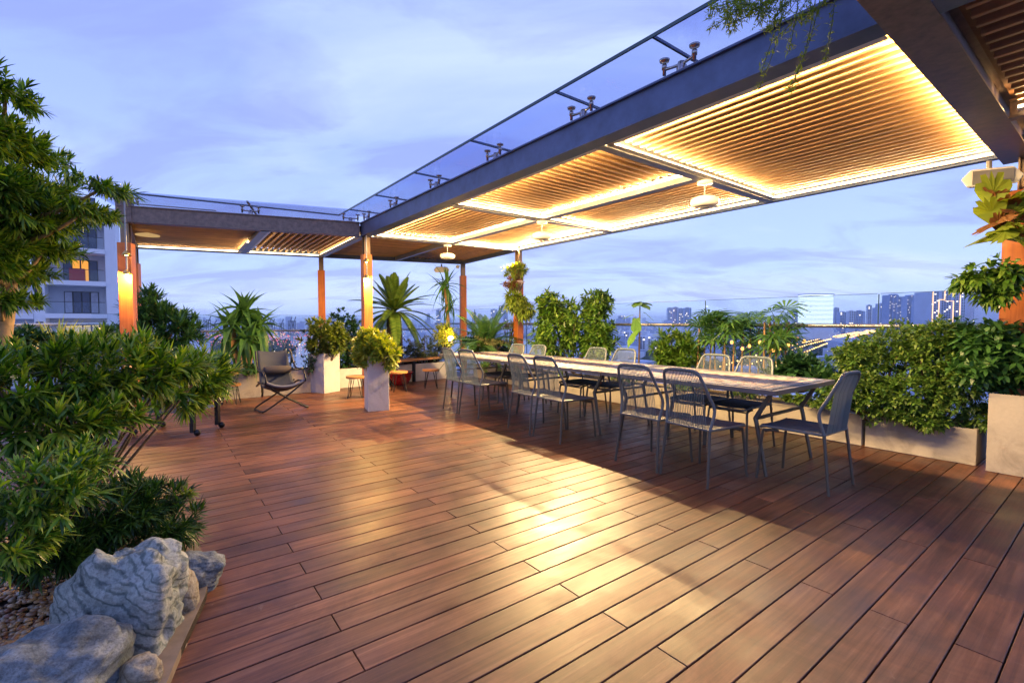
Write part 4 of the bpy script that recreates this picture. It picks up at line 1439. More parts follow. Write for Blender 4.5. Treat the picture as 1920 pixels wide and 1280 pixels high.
# tree with layered pads at the upper left
pads = [(10, 165, 28, 32, 2.5), (-35, 250, 75, 50, 2.5), (45, 275, 42, 30, 2.7), (0, 350, 75, 45, 2.5), (75, 350, 38, 22, 2.8), (45, 415, 75, 26, 2.7), (120, 395, 34, 15, 2.9), (195, 350, 26, 9, 2.8),
        (165, 392, 28, 10, 2.8), (85, 465, 45, 16, 2.9), (25, 505, 45, 26, 2.8), (0, 560, 30, 16, 2.6), (-50, 460, 70, 70, 2.5)]
C = []; A = []
tr_root = G(-60, 1010, 0.03)
tree = empty('podocarpus_tree', tr_root, 0, 'cloud-pruned podocarpus tree rising at the upper left, crown in layered pads', 'tree')
c_, a_ = blob_points([lobe_px(x, y, rx, ry, Y, .28) for x, y, rx, ry, Y in pads], 1150, .2)
a_ = unit(a_ + np.array([.25, 0, .45]))
leaf_np('crown', *rosettes(c_, a_, 20, .062, .0105, 10, 72, .01, stemlen=.06), LG['podo'], tree, seg=3)
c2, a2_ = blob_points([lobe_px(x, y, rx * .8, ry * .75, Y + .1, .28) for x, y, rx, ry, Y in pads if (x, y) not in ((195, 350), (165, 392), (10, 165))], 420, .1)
leaf_np('inner_crown', *rosettes(c2, unit(a2_ + np.array([0, 0, .3])), 18, .07, .011, 20, 85, .01, stemlen=.05), LG['podo_dark'], tree, seg=1)  # dark leaves inside the crown, its inner shade put into the colour
tp = [tr_root, P(-30, 800, 2.6), P(8, 600, 2.7), P(15, 480, 2.8), P(-20, 350, 2.7), P(-10, 220, 2.6)]
MB().tube(curve_pts(tp, 5), [0.06 - 0.045 * i / 25 for i in range(26)], 10).build('trunk', M['bark_light'], tree)
bm_ = MB()
for (x, y, rx, ry, Y) in pads:
    s_ = P(5, min(600, y + 70), 2.7)
    e_ = P(x, y + ry * .2, Y)
    bm_.tube(curve_pts([s_, s_.lerp(e_, .5) + Vector((0, 0, -.04)), e_], 4), [0.018, .016, .015, .013, .012, .01, .009, .008, .006], 6, caps=False)
bm_.build('limb', M['bark_light'], tree)

# yellow bladed clump in the left bed
def blade_clump(label, c, n, L, Wd, leaf, tilt0, tilt1, droop, name='grass_clump', cat='plant', trunk=None, seg=3, group=None):
    root = empty(name, c, 0, label, cat, group)
    az = RNG.uniform(0, 2 * np.pi, n); el = R(tilt0) + (R(tilt1) - R(tilt0)) * RNG.uniform(0, 1, n)
    D = np.stack([np.cos(az) * np.cos(el), np.sin(az) * np.cos(el), np.sin(el)], 1)
    Pn = np.tile(np.array(c), (n, 1)) + RNG.normal(0, .02, (n, 3))
    leaf_np('foliage', Pn, D, L * RNG.uniform(.6, 1.1, n), np.full(n, Wd), droop * RNG.uniform(.5, 1.3, n) * (1.2 - np.sin(el)), LG[leaf], root, seg=seg)
    return root


blade_clump('clump of glowing yellow variegated blades by the left rail', P(110, 672, 4.8), 170, .48, .022, 'yellowgrass', 15, 80, .30)
blade_clump('second smaller yellow bladed clump right of the larger one', P(160, 662, 5.2), 120, .36, .018, 'yellowgrass', 15, 80, .2)

# round shrub behind the left post
bush('dense rounded oleander-like shrub standing right of the left post',
     [lobe_px(300, 615, 60, 42, 8.9, .5), lobe_px(275, 580, 32, 32, 8.9, .4), lobe_px(335, 625, 34, 32, 8.8, .4), lobe_px(262, 620, 26, 34, 8.8, .3)],
     330, 'bush', nl=18, L=.19, Wd=.034, base=P(300, 672, 8.9), nst=18, bark=M['bark_light'], e0=15, e1=80, seg=2)
planter('planter_box', P(283, 0, 9.3) * 0 + Vector((-6.95, 9.1, 0)), Vector((-5.9, 9.0, 0)), .5, .60, M['concrete'], 'dark planter under the rounded oleander-like shrub')

# ------------------------------------------------------------------ fronds and palms
def frond_mesh(nm, L, droop, nleaf, ll, lw, mat, vee=35, prof=None, stalk=.12):
    V = []; F = []
    N = nleaf
    rach = []
    for i in range(N + 1):
        t = i / N
        rach.append(Vector((L * t, 0, -droop * t * t * L)))
    m = MB()
    m.tube(rach[::4] + [rach[-1]], [0.009 * (1 - .8 * k / (len(rach[::4]))) for k in range(len(rach[::4]) + 1)], 4, caps=False)
    for i in range(1, N + 1):
        t = i / N
        if t < stalk: continue
        tang = (rach[i] - rach[i - 1]).normalized()
        l_ = ll * (prof(t) if prof else (math.sin(math.pi * min(1, (t - stalk) / (1 - stalk) * .88 + .1)) ** .6))
        for s_ in (-1, 1):
            d = (tang * .62 + Vector((0, s_, 0)) * .8 + Vector((0, 0, math.tan(R(vee)) * .35))).normalized()
            wv_ = tang * lw
            b = rach[i]
            mid = b + d * l_ * .5
            tip = b + d * l_ + Vector((0, 0, -.12 * l_))
            m.add([b - wv_ * .3, b + wv_ * .3, mid + wv_ * .5, tip, mid - wv_ * .5], [(0, 1, 2, 4), (4, 2, 3)])
    me = bpy.data.meshes.new(nm)
    me.from_pydata(m.v, [], m.f)
    me.materials.append(mat); me.update()
    return me


def place_parts(root, name, meshes, n, origin, el_range, golden=True, scale=(.85, 1.1), az0=None, jitter=.02):
    origin = Vector(origin) - root_loc(root)
    for i in range(n):
        az = i * 2.399963 + random.uniform(-.2, .2) if az0 is None else random.uniform(*az0)
        t = (i + .5) / n
        el = R(el_range[0] + (el_range[1] - el_range[0]) * t + random.uniform(-5, 5))
        o = bpy.data.objects.new(name, meshes[i % len(meshes)] if len(meshes) < 3 else meshes[min(len(meshes) - 1, int(t * len(meshes)))])
        COL.objects.link(o); o.parent = root
        o.location = origin + Vector((random.uniform(-jitter, jitter), random.uniform(-jitter, jitter), random.uniform(-jitter, jitter)))
        o.rotation_euler = (random.uniform(-.15, .15), -el, az)
        s_ = random.uniform(*scale); o.scale = (s_, s_, s_)


# sago palm
sg0 = P(739, 585, 11.3)
sago = empty('sago_palm', Vector((sg0.x, sg0.y, .3)), 0, 'sago palm with stout rough trunk and stiff arching fronds right of the lamp post', 'palm')
fm = [frond_mesh('frond', 1.0, d_, 54, .17, .03, LG['sago']) for d_ in (.75, .45, .18)]
place_parts(sago, 'frond', fm, 46, sg0, (-18, 82), scale=(.85, 1.1))
tk = MB()
tb = Vector((sg0.x, sg0.y, .25))
nn = 16
tk.tube([tb.lerp(sg0, i / nn) for i in range(nn + 1)], [0.20 - 0.05 * (i / nn) ** 2 for i in range(nn + 1)], 14)
tk.build('trunk', M['bark'], sago)
sc_ = MB()
for i in range(260):
    t = random.random(); an = random.uniform(0, 6.28)
    q = tb.lerp(sg0, t); r_ = 0.19 - .05 * t * t
    d = Vector((math.cos(an), math.sin(an), .8)).normalized()
    sd = Vector((-math.sin(an), math.cos(an), 0)) * .025
    b = q + Vector((math.cos(an), math.sin(an), 0)) * r_
    sc_.add([b - sd, b + sd, b + d * .07], [(0, 1, 2)])
sc_.build('leaf_scars', M['bark'], sago, kind='stuff')

# low cycad beside the far post
cy = P(912, 648, 9.6)
cyc = empty('cycad', cy, 0, 'low dark green cycad with arching fronds between the two far posts', 'plant')
fm2 = [frond_mesh('frond', .78, d_, 34, .13, .022, LG['palm']) for d_ in (.8, .55, .3)]
place_parts(cyc, 'frond', fm2, 62, cy, (-5, 80), scale=(.8, 1.15), jitter=.12)


def blade_mesh(L, Wd, droop, mat, nseg=5, nm='leaf'):
    V = []; F = []
    for i in range(nseg + 1):
        t = i / nseg
        w_ = Wd * (.35 + .65 * math.sin(math.pi * min(1, t * .9 + .18))) * (1 - t ** 3) * .5
        z = -droop * t * t * L
        V += [(L * t, -w_, z + w_ * .5), (L * t, 0, z), (L * t, w_, z + w_ * .5)]
    for i in range(nseg):
        a = i * 3
        F += [(a, a + 1, a + 4, a + 3), (a + 1, a + 2, a + 5, a + 4)]
    me = bpy.data.meshes.new(nm); me.from_pydata(V, [], F); me.materials.append(mat); me.update()
    return me


# multi-stemmed yucca-like palm in the back left planter
yb = P(452, 690, 8.2)
yuc = empty('yucca', Vector((yb.x, yb.y, .5)), 0, 'yucca with three pale forking trunks in the concrete planter left of the lounge chair', 'plant')
bl = [blade_mesh(.52, .115, d_, LG['palm']) for d_ in (1.3, .8, .35)]
heads = [(458, 585, 8.3, 46), (436, 612, 8.1, 30), (485, 612, 8.3, 34), (465, 640, 8.0, 22), (424, 628, 8.3, 16)]
for (x, y, Y, n_) in heads:
    h_ = P(x, y, Y)
    place_parts(yuc, 'leaf', bl, n_, h_, (-50, 85), scale=(.7, 1.05), jitter=.04)
bb = [P(446, 692, 8.2), P(456, 692, 8.15), P(464, 692, 8.2)]
for b_, h2, k_ in zip(bb, [(436, 615, 8.1), (458, 588, 8.3), (485, 618, 8.3)], [(440, 655), (457, 650), (470, 660)]):
    pts_ = [Vector((b_.x, b_.y, .42)), P(k_[0], k_[1], 8.2), P(*h2)]
    MB().tube(curve_pts(pts_, 5), [.065 - .003 * i for i in range(11)], 8).build('trunk', M['bark_light'], yuc)
bush('low dark ground cover spilling over the yucca planter', [lobe_px(425, 692, 30, 7, 8.1, .2), lobe_px(478, 690, 18, 8, 8.0, .2), lobe_px(447, 694, 40, 5, 8.0, .2)], 150, 'bush', nl=10, L=.06, Wd=.03, base=P(450, 698, 8.1), seg=1)

# thin wispy saplings behind the lounge chair
for i, (x, yt, lab) in enumerate([(518, 655, 'leftmost thin sapling behind the lounge chair'), (545, 640, 'middle wispy sapling behind the lounge chair, tallest of three'), (578, 655, 'rightmost thin sapling close to the stained tall pot')]):
    b_ = P(x, 705, 8.6)
    t_ = empty('sapling', b_, 0, lab, 'sapling')
    tips = [P(x + random.uniform(-14, 14), yt + random.uniform(0, 35), 8.6) for _ in range(7)]
    stems('stem', b_, [tuple(q) for q in tips], M['bark'], t_, r0=.006, r1=.003)
    C_ = np.array([tuple(Vector(b_).lerp(q, random.uniform(.35, 1)) + Vector((random.gauss(0, .03), random.gauss(0, .03), 0))) for q in tips for _ in range(12)])
    leaf_np('foliage', *rosettes(C_, unit(RNG.normal(size=C_.shape) + np.array([0, 0, .5])), 3, .05, .03, 20, 80, .01), LG['dark'], t_, seg=1)

# bush in the rear tall pot, yellow bush in the front pot
bush('green bush with many thin stems in the stained tall concrete pot', [lobe_px(612, 640, 36, 26, 8.75, .32), lobe_px(603, 615, 26, 18, 8.8, .25), lobe_px(630, 632, 22, 24, 8.7, .25), lobe_px(596, 650, 20, 16, 8.7, .2)],
     300, 'potbush', nl=12, L=.10, Wd=.038, base=P(617, 682, 8.7), nst=20, seg=2, stem_r=.008)
bush('yellow-green variegated bush in the front square concrete pot', [lobe_px(704, 655, 36, 27, 7.0, .28), lobe_px(692, 640, 26, 18, 7.05, .22), lobe_px(726, 664, 24, 20, 6.95, .22), lobe_px(684, 668, 18, 16, 6.95, .2)],
     380, 'yellowbush', nl=12, L=.095, Wd=.036, base=P(706, 696, 7.0), nst=20, seg=2, stem_r=.008)
bush('dark glossy bush between the two tall pots, behind the corner post', [lobe_px(645, 625, 42, 38, 10.2, .4), lobe_px(650, 670, 40, 28, 10.0, .35), lobe_px(625, 690, 18, 20, 9.9, .2), lobe_px(682, 660, 22, 36, 10.2, .3)],
     520, 'dark', nl=12, L=.09, Wd=.04, base=P(650, 712, 10.0), seg=1, shell=.3)
bush('grey-green fine leaved bush behind the timber bench', [lobe_px(795, 655, 45, 24, 11.0, .4), lobe_px(765, 665, 30, 20, 10.8, .3), lobe_px(825, 660, 25, 20, 11.2, .3)],
     560, 'grey', nl=12, L=.06, Wd=.02, base=P(795, 690, 11), seg=1, shell=.3)

# dracaena with thin trunk next to the far corner post
dh = P(835, 535, 11.2)
dr = empty('dracaena', P(838, 660, 11.2), 0, 'slender dracaena with two blade-leaved heads left of the far corner post', 'plant')
bl2 = [blade_mesh(.55, .065, d_, LG['palm']) for d_ in (1.0, .6, .2)]
place_parts(dr, 'leaf', bl2, 44, dh, (-45, 85), scale=(.7, 1.05), jitter=.08)
place_parts(dr, 'leaf', bl2, 30, P(842, 575, 11.2), (-45, 75), scale=(.6, .85), jitter=.08)
MB().tube([P(842, 665, 11.2), P(840, 600, 11.2), dh], [.05, .045, .04], 8).build('trunk', M['bark_light'], dr)
# lit variegated plant at the foot of the far post with its uplight
blade_clump('variegated yellow-white plant lit from below at the far corner post', P(838, 640, 10.9), 90, .5, .06, 'yellowgrass', 25, 88, .15, name='variegated_plant')
bush('yellow lit bush around the garden spot light', [lobe_px(835, 628, 22, 22, 10.7, .3)], 130, 'yellowbush', nl=10, L=.08, Wd=.035, base=P(838, 655, 10.7), seg=1)
sp = P(845, 636, 10.5)
spl = empty('garden_light', sp, 0, 'small glowing garden spot light in the yellow bush by the far post', 'garden light')
MB().lathe([(0, -.03), (0.05, -.03), (0.06, 0.04), (0.03, .07), (0, .075)], sp, 14).build('globe', M['bulb'], spl)
point_lamp('garden_glow', sp + Vector((0, -.02, .16)), 9, r=.04)

bush('dark shrub filling the gap behind the low cycad', [lobe_px(895, 645, 36, 24, 10.3, .3), lobe_px(935, 655, 34, 18, 10.2, .3)], 220, 'dark', nl=12, L=.10, Wd=.035, base=P(910, 690, 10.3), seg=1, shell=.2)
# bonsai pads in front of the cycad
bush('flat topped bonsai branch spreading over the table end', [lobe_px(930, 641, 34, 6, 9.4, .3), lobe_px(905, 634, 18, 5, 9.5, .2)], 230, 'bonsai', nl=10, L=.045, Wd=.014, base=P(930, 665, 9.4), seg=1, shell=.1)
bush('small umbrella shaped bonsai with twiggy trunk against the glass', [lobe_px(955, 610, 27, 8, 10.0, .25), lobe_px(965, 604, 14, 5, 10, .2)], 150, 'bonsai', nl=9, L=.045, Wd=.012, base=P(953, 655, 10.0), seg=1, shell=.1)

# hanging basket plants on the post
hb = P(968, 530, 9.6)
bk = empty('hanging_basket', hb, 0, 'white wire wall basket of ferns fixed high on the timber post', 'hanging basket')
wr = MB()
ring = [hb + Vector((.17 * math.cos(t), .17 * math.sin(t), .02)) for t in np.linspace(0, 2 * math.pi, 17)]
wr.tube(ring, .007, 5)
for t in np.linspace(0, 2 * math.pi, 9)[:-1]:
    wr.tube([hb + Vector((.17 * math.cos(t), .17 * math.sin(t), .02)), hb + Vector((.03 * math.cos(t), .03 * math.sin(t), -.25))], .005, 4)
wr.build('wire', M['white'], bk)
MB().lathe([(0, -.22), (.05, -.2), (.11, -.12), (.15, -.02), (0, .0)], hb, 14).build('coir_liner', M['bark'], bk)
bush('bright fern tuft growing out of the white wire basket', [lobe_px(968, 508, 22, 13, 9.5, .2), lobe_px(962, 538, 12, 8, 9.45, .1)], 90, 'lime', nl=12, L=.09, Wd=.022, base=P(968, 527, 9.5), seg=2, name='fern', cat='fern')
bush('trailing lime green fern below the wire basket on the post', [lobe_px(968, 565, 20, 14, 9.4, .18), lobe_px(985, 578, 16, 16, 9.4, .15), lobe_px(958, 555, 14, 6, 9.4, .12)], 120, 'lime', nl=10, L=.13, Wd=.035, base=P(975, 555, 9.5), seg=2, upbias=-.4, droop=.05, name='fern', cat='fern')
bush('dry brown fern tuft at the left of the wire basket', [lobe_px(957, 530, 12, 8, 9.42, .08)], 22, 'dry', nl=9, L=.09, Wd=.03, base=P(962, 535, 9.45), name='fern', cat='fern')

# ------------------------------------------------------------------ planting behind the table
bush('tall bushy schefflera shrub, largest behind the table', [lobe_px(1040, 625, 45, 62, 8.6, .35), lobe_px(1095, 610, 48, 55, 8.4, .35), lobe_px(1120, 570, 28, 30, 8.3, .25), lobe_px(1030, 575, 28, 28, 8.7, .25), lobe_px(1125, 640, 28, 40, 8.1, .3)],
     900, 'schef', nl=9, L=.115, Wd=.045, base=P(1075, 700, 8.5), nst=26, seg=2, shell=.35, e0=45, e1=85)
for t_ in ((1122, 535), (1140, 548), (1050, 548), (1105, 552)):
    pass
bush('round leafy shrub left of the fan palms behind the table', [lobe_px(1265, 650, 42, 32, 7.2, .3), lobe_px(1290, 665, 30, 26, 7.0, .25), lobe_px(1245, 668, 20, 20, 7.2, .25)],
     430, 'schef', nl=10, L=.10, Wd=.03, base=P(1268, 690, 7.2), nst=16, seg=2, shell=.35)

# papaya-like sapling
pb = P(1197, 700, 7.4)
pap = empty('papaya_sapling', pb, 0, 'young papaya-like sapling with a few big drooping leaves on a bare stem', 'sapling')
MB().tube([pb, P(1199, 640, 7.4), P(1200, 565, 7.4)], [.016, .013, .008], 7).build('stem', M['bark'], pap)


def big_leaf(L, Wd, mat, nm='leaf', lob=0.35, n=18, droop=.35):
    V = [(0, 0, 0)]; F = []
    for i in range(n + 1):
        t = -math.pi * .86 + 2 * math.pi * .86 * i / n
        rr_ = (1 + lob * math.cos(t * 5.0)) / (1 + lob)
        x = .42 * L + math.cos(t) * L * .58 * rr_; y = math.sin(t) * Wd * .5 * rr_
        V.append((x, y, -droop * (x / L) ** 2 * L * .5 + abs(y) * -.25 + .0))
    for i in range(1, n + 1): F.append((0, i, i + 1))
    me = bpy.data.meshes.new(nm); me.from_pydata(V, [], F); me.materials.append(mat); me.update()
    return me


LG['bigleaf'] = leafmat('papaya_leaf', [(0.10, 0.26, 0.04), (0.16, 0.34, 0.06)], 0.4, .3)
plf = big_leaf(.22, .15, LG['bigleaf'], droop=.9, lob=.12)
plf2 = big_leaf(.24, .20, LG['schef'], droop=.9, lob=.12)
for k, (x, y, az, el, s_) in enumerate([(1200, 566, 0.3, 10, .9), (1200, 565, 1.5, 12, .9), (1199, 565, 2.9, 5, .9), (1200, 566, 4.0, 0, .9), (1201, 568, 5.2, -5, .9), (1208, 585, 5.9, -20, .8), (1212, 602, 6.1, -12, .9), (1186, 590, 3.2, 0, .7), (1193, 597, 4.4, -70, 1.15), (1192, 620, 3.5, -38, 1.25)]):
    o = bpy.data.objects.new('leaf', plf if k > 7 else plf2); COL.objects.link(o); o.parent = pap
    o.location = P(x, y, 7.35) - pap.location; o.rotation_euler = (0, R(-el), az); o.scale = (s_, s_, s_)

# lady palms: fans of narrow leaflets
def fan_mesh(n, L, Wd, mat):
    m = MB()
    for i in range(n):
        a = (i / (n - 1) - .5) * R(230)
        d = Vector((math.cos(a), math.sin(a), .08)); s_ = Vector((-math.sin(a), math.cos(a), 0))
        l_ = L * (.8 + .2 * math.cos(a))
        m.add([Vector((0, 0, 0)), d * l_ * .5 + s_ * Wd / 2 + Vector((0, 0, .01)), d * l_ - Vector((0, 0, l_ * .3)), d * l_ * .5 - s_ * Wd / 2 + Vector((0, 0, .01))], [(0, 1, 2, 3)])
    m.tube([(-.30, 0, -.12), (0, 0, 0)], .004, 4, caps=False)
    me = bpy.data.meshes.new('fan_leaf'); me.from_pydata(m.v, [], m.f); me.materials.append(mat); me.update()
    return me


fans = [fan_mesh(10, .30, .036, LG['palm']), fan_mesh(9, .25, .032, LG['palm']), fan_mesh(11, .34, .036, LG['palm'])]
for (x0, y0, x1, y1, Y, n_, lab) in [(1300, 590, 1360, 650, 6.8, 30, 'fan palm clump behind the table, leftmost of three'), (1350, 590, 1430, 650, 6.5, 40, 'fan palm clump behind the table, dense middle one'), (1425, 578, 1490, 660, 6.1, 34, 'fan palm at the right end of the clump with a tall head above the rail')]:
    rt = empty('fan_palm', P((x0 + x1) / 2, 715, Y), 0, lab, 'palm')
    stm = MB()
    for i in range(n_):
        x = random.uniform(x0 + 8, x1 - 8); y = random.uniform(y0, y1)
        q = P(x, y, Y + random.uniform(-.25, .25))
        o = bpy.data.objects.new('fan_leaf', random.choice(fans)); COL.objects.link(o); o.parent = rt
        o.location = q - rt.location
        o.rotation_euler = (random.uniform(-.5, .5), R(random.uniform(-55, 25)), random.uniform(0, 6.28))
        s_ = random.uniform(.75, 1.15); o.scale = (s_, s_, s_)
    for k in range(5):
        x = x0 + (x1 - x0) * (k + .5) / 5
        stm.tube([P(x, 715, Y), P(x + random.uniform(-6, 6), y0 + 25, Y)], .012, 6, caps=False)
    stm.build('cane', M['bark_light'], rt)

bush('dark broad leaved shrub in the gap behind the lone end chair', [lobe_px(1500, 690, 48, 24, 5.6, .22), lobe_px(1540, 712, 32, 22, 5.3, .2), lobe_px(1460, 705, 28, 18, 5.8, .2)],
     130, 'dark', nl=8, L=.13, Wd=.062, base=P(1500, 735, 5.6), nst=12, seg=2, shell=.3)
bush('small bright ground cover along the trough behind the table', [lobe_px(1490, 745, 40, 8, 5.5, .12), lobe_px(1400, 735, 40, 8, 6.0, .12), lobe_px(1300, 722, 50, 8, 6.6, .12), lobe_px(1180, 706, 50, 7, 7.4, .12), lobe_px(1550, 755, 40, 7, 5.2, .12)],
     420, 'hedge', nl=8, L=.05, Wd=.026, base=P(1300, 730, 6.6), nst=6, seg=1, shell=.1)
bush('bushy small leaved hedge, left half, right of the lone chair', [lobe_px(1630, 690, 62, 45, 4.95, .28), lobe_px(1600, 730, 50, 40, 4.85, .25), lobe_px(1690, 645, 58, 35, 4.9, .28), lobe_px(1610, 665, 45, 28, 5.0, .25), lobe_px(1650, 760, 60, 25, 4.8, .22)],
     1500, 'hedge', nl=9, L=.055, Wd=.025, base=P(1640, 800, 4.95), nst=30, seg=1, shell=.35, e0=20, e1=80, stemlen=.03)
bush('bushy small leaved hedge, right half, before the concrete pot', [lobe_px(1750, 670, 62, 58, 4.6, .28), lobe_px(1720, 735, 60, 42, 4.55, .25), lobe_px(1800, 720, 48, 55, 4.4, .25), lobe_px(1770, 632, 60, 32, 4.6, .25), lobe_px(1735, 785, 60, 22, 4.5, .2), lobe_px(1830, 780, 30, 25, 4.4, .2)],
     1700, 'hedge', nl=9, L=.055, Wd=.025, base=P(1750, 815, 4.6), nst=30, seg=1, shell=.35, e0=20, e1=80, stemlen=.03)
bush('dark umbrella bush filling the tall concrete pot at the right edge', [lobe_px(1880, 660, 68, 52, 4.25, .32), lobe_px(1840, 640, 42, 40, 4.3, .25), lobe_px(1905, 700, 50, 35, 4.2, .25), lobe_px(1830, 690, 36, 30, 4.2, .2)],
     520, 'bush', nl=9, L=.10, Wd=.036, base=P(1890, 745, 4.25), nst=26, seg=2, shell=.35, e0=50, e1=88, bark=M['bark_light'])
# staghorn fern on the right post
sf_ = P(1882, 425, 3.95)
sfo = empty('staghorn_fern', sf_, 0, 'large staghorn fern with lime fronds and brown shield leaves on the right post', 'fern')
def lobed(L, Wd, mat, nm='frond'):
    V = []; F = []; n = 7
    outl = [(0, .12), (.2, .35), (.45, .8), (.62, 1.0), (.78, .9), (.8, .55), (.98, .62), (1.0, .3), (.85, .15), (1.05, 0.02)]
    pts_ = outl + [(x, -y) for x, y in outl[::-1]]
    V = [(.5 * L, 0, .02)] + [(x * L, y * Wd / 2, -.22 * (x * x) * L + .1 * abs(y) * Wd) for x, y in pts_]
    k = len(pts_)
    F = [(0, i + 1, (i + 1) % k + 1) for i in range(k)]
    me = bpy.data.meshes.new(nm); me.from_pydata(V, [], F); me.materials.append(mat); me.update()
    return me
gl = lobed(.34, .22, LG['lime']); br = lobed(.30, .16, LG['dry'])
for i in range(26):
    o = bpy.data.objects.new('frond', gl if i % 4 else br); COL.objects.link(o); o.parent = sfo
    az = -math.pi / 2 + random.uniform(-1.7, 1.2); el = random.uniform(-35, 80)
    o.location = Vector((random.uniform(-.08, .08), random.uniform(-.05, .05), random.uniform(-.16, .12)))
    o.rotation_euler = (random.uniform(-.6, .6), R(-el), az); s_ = random.uniform(.7, 1.1); o.scale = (s_, s_, s_)
for i in range(12):
    o = bpy.data.objects.new('shield_leaf', br); COL.objects.link(o); o.parent = sfo
    az = -math.pi / 2 + random.uniform(-1.9, 1.5); el = random.uniform(-20, 80)
    o.location = Vector((random.uniform(-.1, .1), random.uniform(0, .08), random.uniform(-.1, .2)))
    o.rotation_euler = (random.uniform(-.9, .9), R(-el), az); s_ = random.uniform(.5, .85); o.scale = (s_, s_, s_)
bush('trailing leafy plant tied round the right post below the staghorn fern', [lobe_px(1845, 522, 48, 26, 3.95, .14), lobe_px(1885, 520, 40, 34, 3.9, .12), lobe_px(1870, 555, 36, 18, 3.9, .12), lobe_px(1812, 525, 22, 16, 4.0, .1)],
     210, 'schef', nl=8, L=.08, Wd=.032, base=P(1890, 520, 3.95), nst=14, seg=2, shell=.2, upbias=-.3, droop=.03, stem_r=.005, name='climbing_plant', cat='climber')

# vine hanging over the canopy edge at the top right
vt = AB(6.9, -0.25, HG + .05)
vn = empty('hanging_vine', vt, 0, 'wispy vine trailing over the glass canopy and beam at the upper right', 'vine')
tw = MB(); VC = []
for i in range(34):
    x0 = random.uniform(1360, 1560); y0 = random.uniform(-60, 10)
    s0_ = P(x0 + random.uniform(0, 60), y0 - 20, 2.45)
    x1 = x0 - random.uniform(0, 50); y1 = random.uniform(0, 60) if x1 < 1420 else random.uniform(20, 175) * (1 if random.random() < .6 else .4)
    e_ = P(x1, y1, 2.3 + random.uniform(-.1, .05))
    mid = s0_.lerp(e_, .5) + Vector((random.uniform(-.05, .05), 0, -.03))
    cv = curve_pts([s0_, mid, e_], 6)
    tw.tube(cv, .0022, 4, caps=False)
    for q in cv[3:]:
        for _ in range(3): VC.append(tuple(q + Vector((random.gauss(0, .008), random.gauss(0, .008), random.gauss(0, .008)))))
tw.build('stem', M['stem_g'], vn)
VC = np.array(VC)
leaf_np('foliage', *rosettes(VC, unit(RNG.normal(size=VC.shape)), 3, .028, .006, 20, 80, .004), LG['lime'], vn, seg=1)

# string of warm bulbs among the fan palms
sl = empty('string_light', P(1400, 650, 6.2), 0, 'string of warm bulbs slung through the fan palms', 'string light')
pp = [P(x, y, 6.1) for x, y in ((1372, 640), (1392, 652), (1405, 647), (1425, 640), (1450, 655), (1462, 652), (1478, 645), (1495, 633), (1508, 638))]
MB().tube(curve_pts(pp, 4), .003, 4).build('cable', M['black'], sl)
M['bulb_soft'] = emit('string_bulb', (1.0, 0.45, 0.10), 3.2, sampled=False)
for i, q in enumerate(pp):
    MB().lathe([(0, -.035), (.015, -.028), (.02, -.012), (.012, .01), (0, .014)], q, 10).build('bulb', M['bulb_soft'], sl)

# ------------------------------------------------------------------ the city far below
GZ = -62.0
M['ground'] = None
m, t, b = mat_new('city_ground')
tc_ = nd(t, 'ShaderNodeTexCoord')
vo = nd(t, 'ShaderNodeTexVoronoi', inp={'Scale': .012})
t.links.new(tc_.outputs['Object'], vo.inputs['Vector'])
n_ = nd(t, 'ShaderNodeTexNoise', inp={'Scale': .006, 'Detail': 8.0, 'Roughness': .65})
t.links.new(tc_.outputs['Object'], n_.inputs['Vector'])
mx_ = nd(t, 'ShaderNodeMixRGB', inp={0: .35})
t.links.new(n_.outputs['Fac'], mx_.inputs[1]); t.links.new(vo.outputs['Color'], mx_.inputs[2])
r_ = ramp(t, mx_.outputs[0], [(0.3, (0.06, 0.10, 0.11)), (0.5, (0.16, 0.20, 0.24)), (0.7, (0.34, 0.36, 0.40))])
t.links.new(r_.outputs[0], b.inputs['Base Color']); b.inputs['Roughness'].default_value = .9
MB().box((0, 7000, GZ - .5), (36000, 32000, 1)).build('city_ground', m, None, 'structure')


def CP(px, Y, z=GZ):
    q = P(px, 603, Y); return Vector((q.x, Y, z))


def GP(px, py):
    q = G(px, py, GZ + .2); return q


# river in the left middle
m, t, b = mat_new('river_water')
b.inputs['Base Color'].default_value = (0.10, 0.14, 0.22, 1); b.inputs['Roughness'].default_value = .18
tc_ = nd(t, 'ShaderNodeTexCoord')
n_ = nd(t, 'ShaderNodeTexNoise', inp={'Scale': .05, 'Detail': 5.0})
t.links.new(tc_.outputs['Object'], n_.inputs['Vector']); bump(t, b, n_.outputs['Fac'], .35, .6)
near_b = [(-100, 1000), (330, 800), (420, 715), (500, 690), (545, 668), (560, 650), (520, 638), (400, 632)]
far_b = [(420, 626), (560, 629), (640, 640), (660, 660), (640, 690), (700, 760), (720, 900), (600, 1200)]
poly = [GP(*q) for q in near_b + far_b]
MB().prism([(q.x, q.y) for q in poly], GZ + .05, GZ + .25).build('river', m, None, 'structure')
poly = [GP(*q) for q in ((800, 640), (960, 632), (1060, 648), (1010, 690), (860, 700))]
MB().prism([(q.x, q.y) for q in poly], GZ + .05, GZ + .25).build('river', m, None, 'structure')


def btower_mat(name, wall, sc_=1.0):
    return plain(name, wall, .6, 0, var=.08, scale=.05, bmp=0)


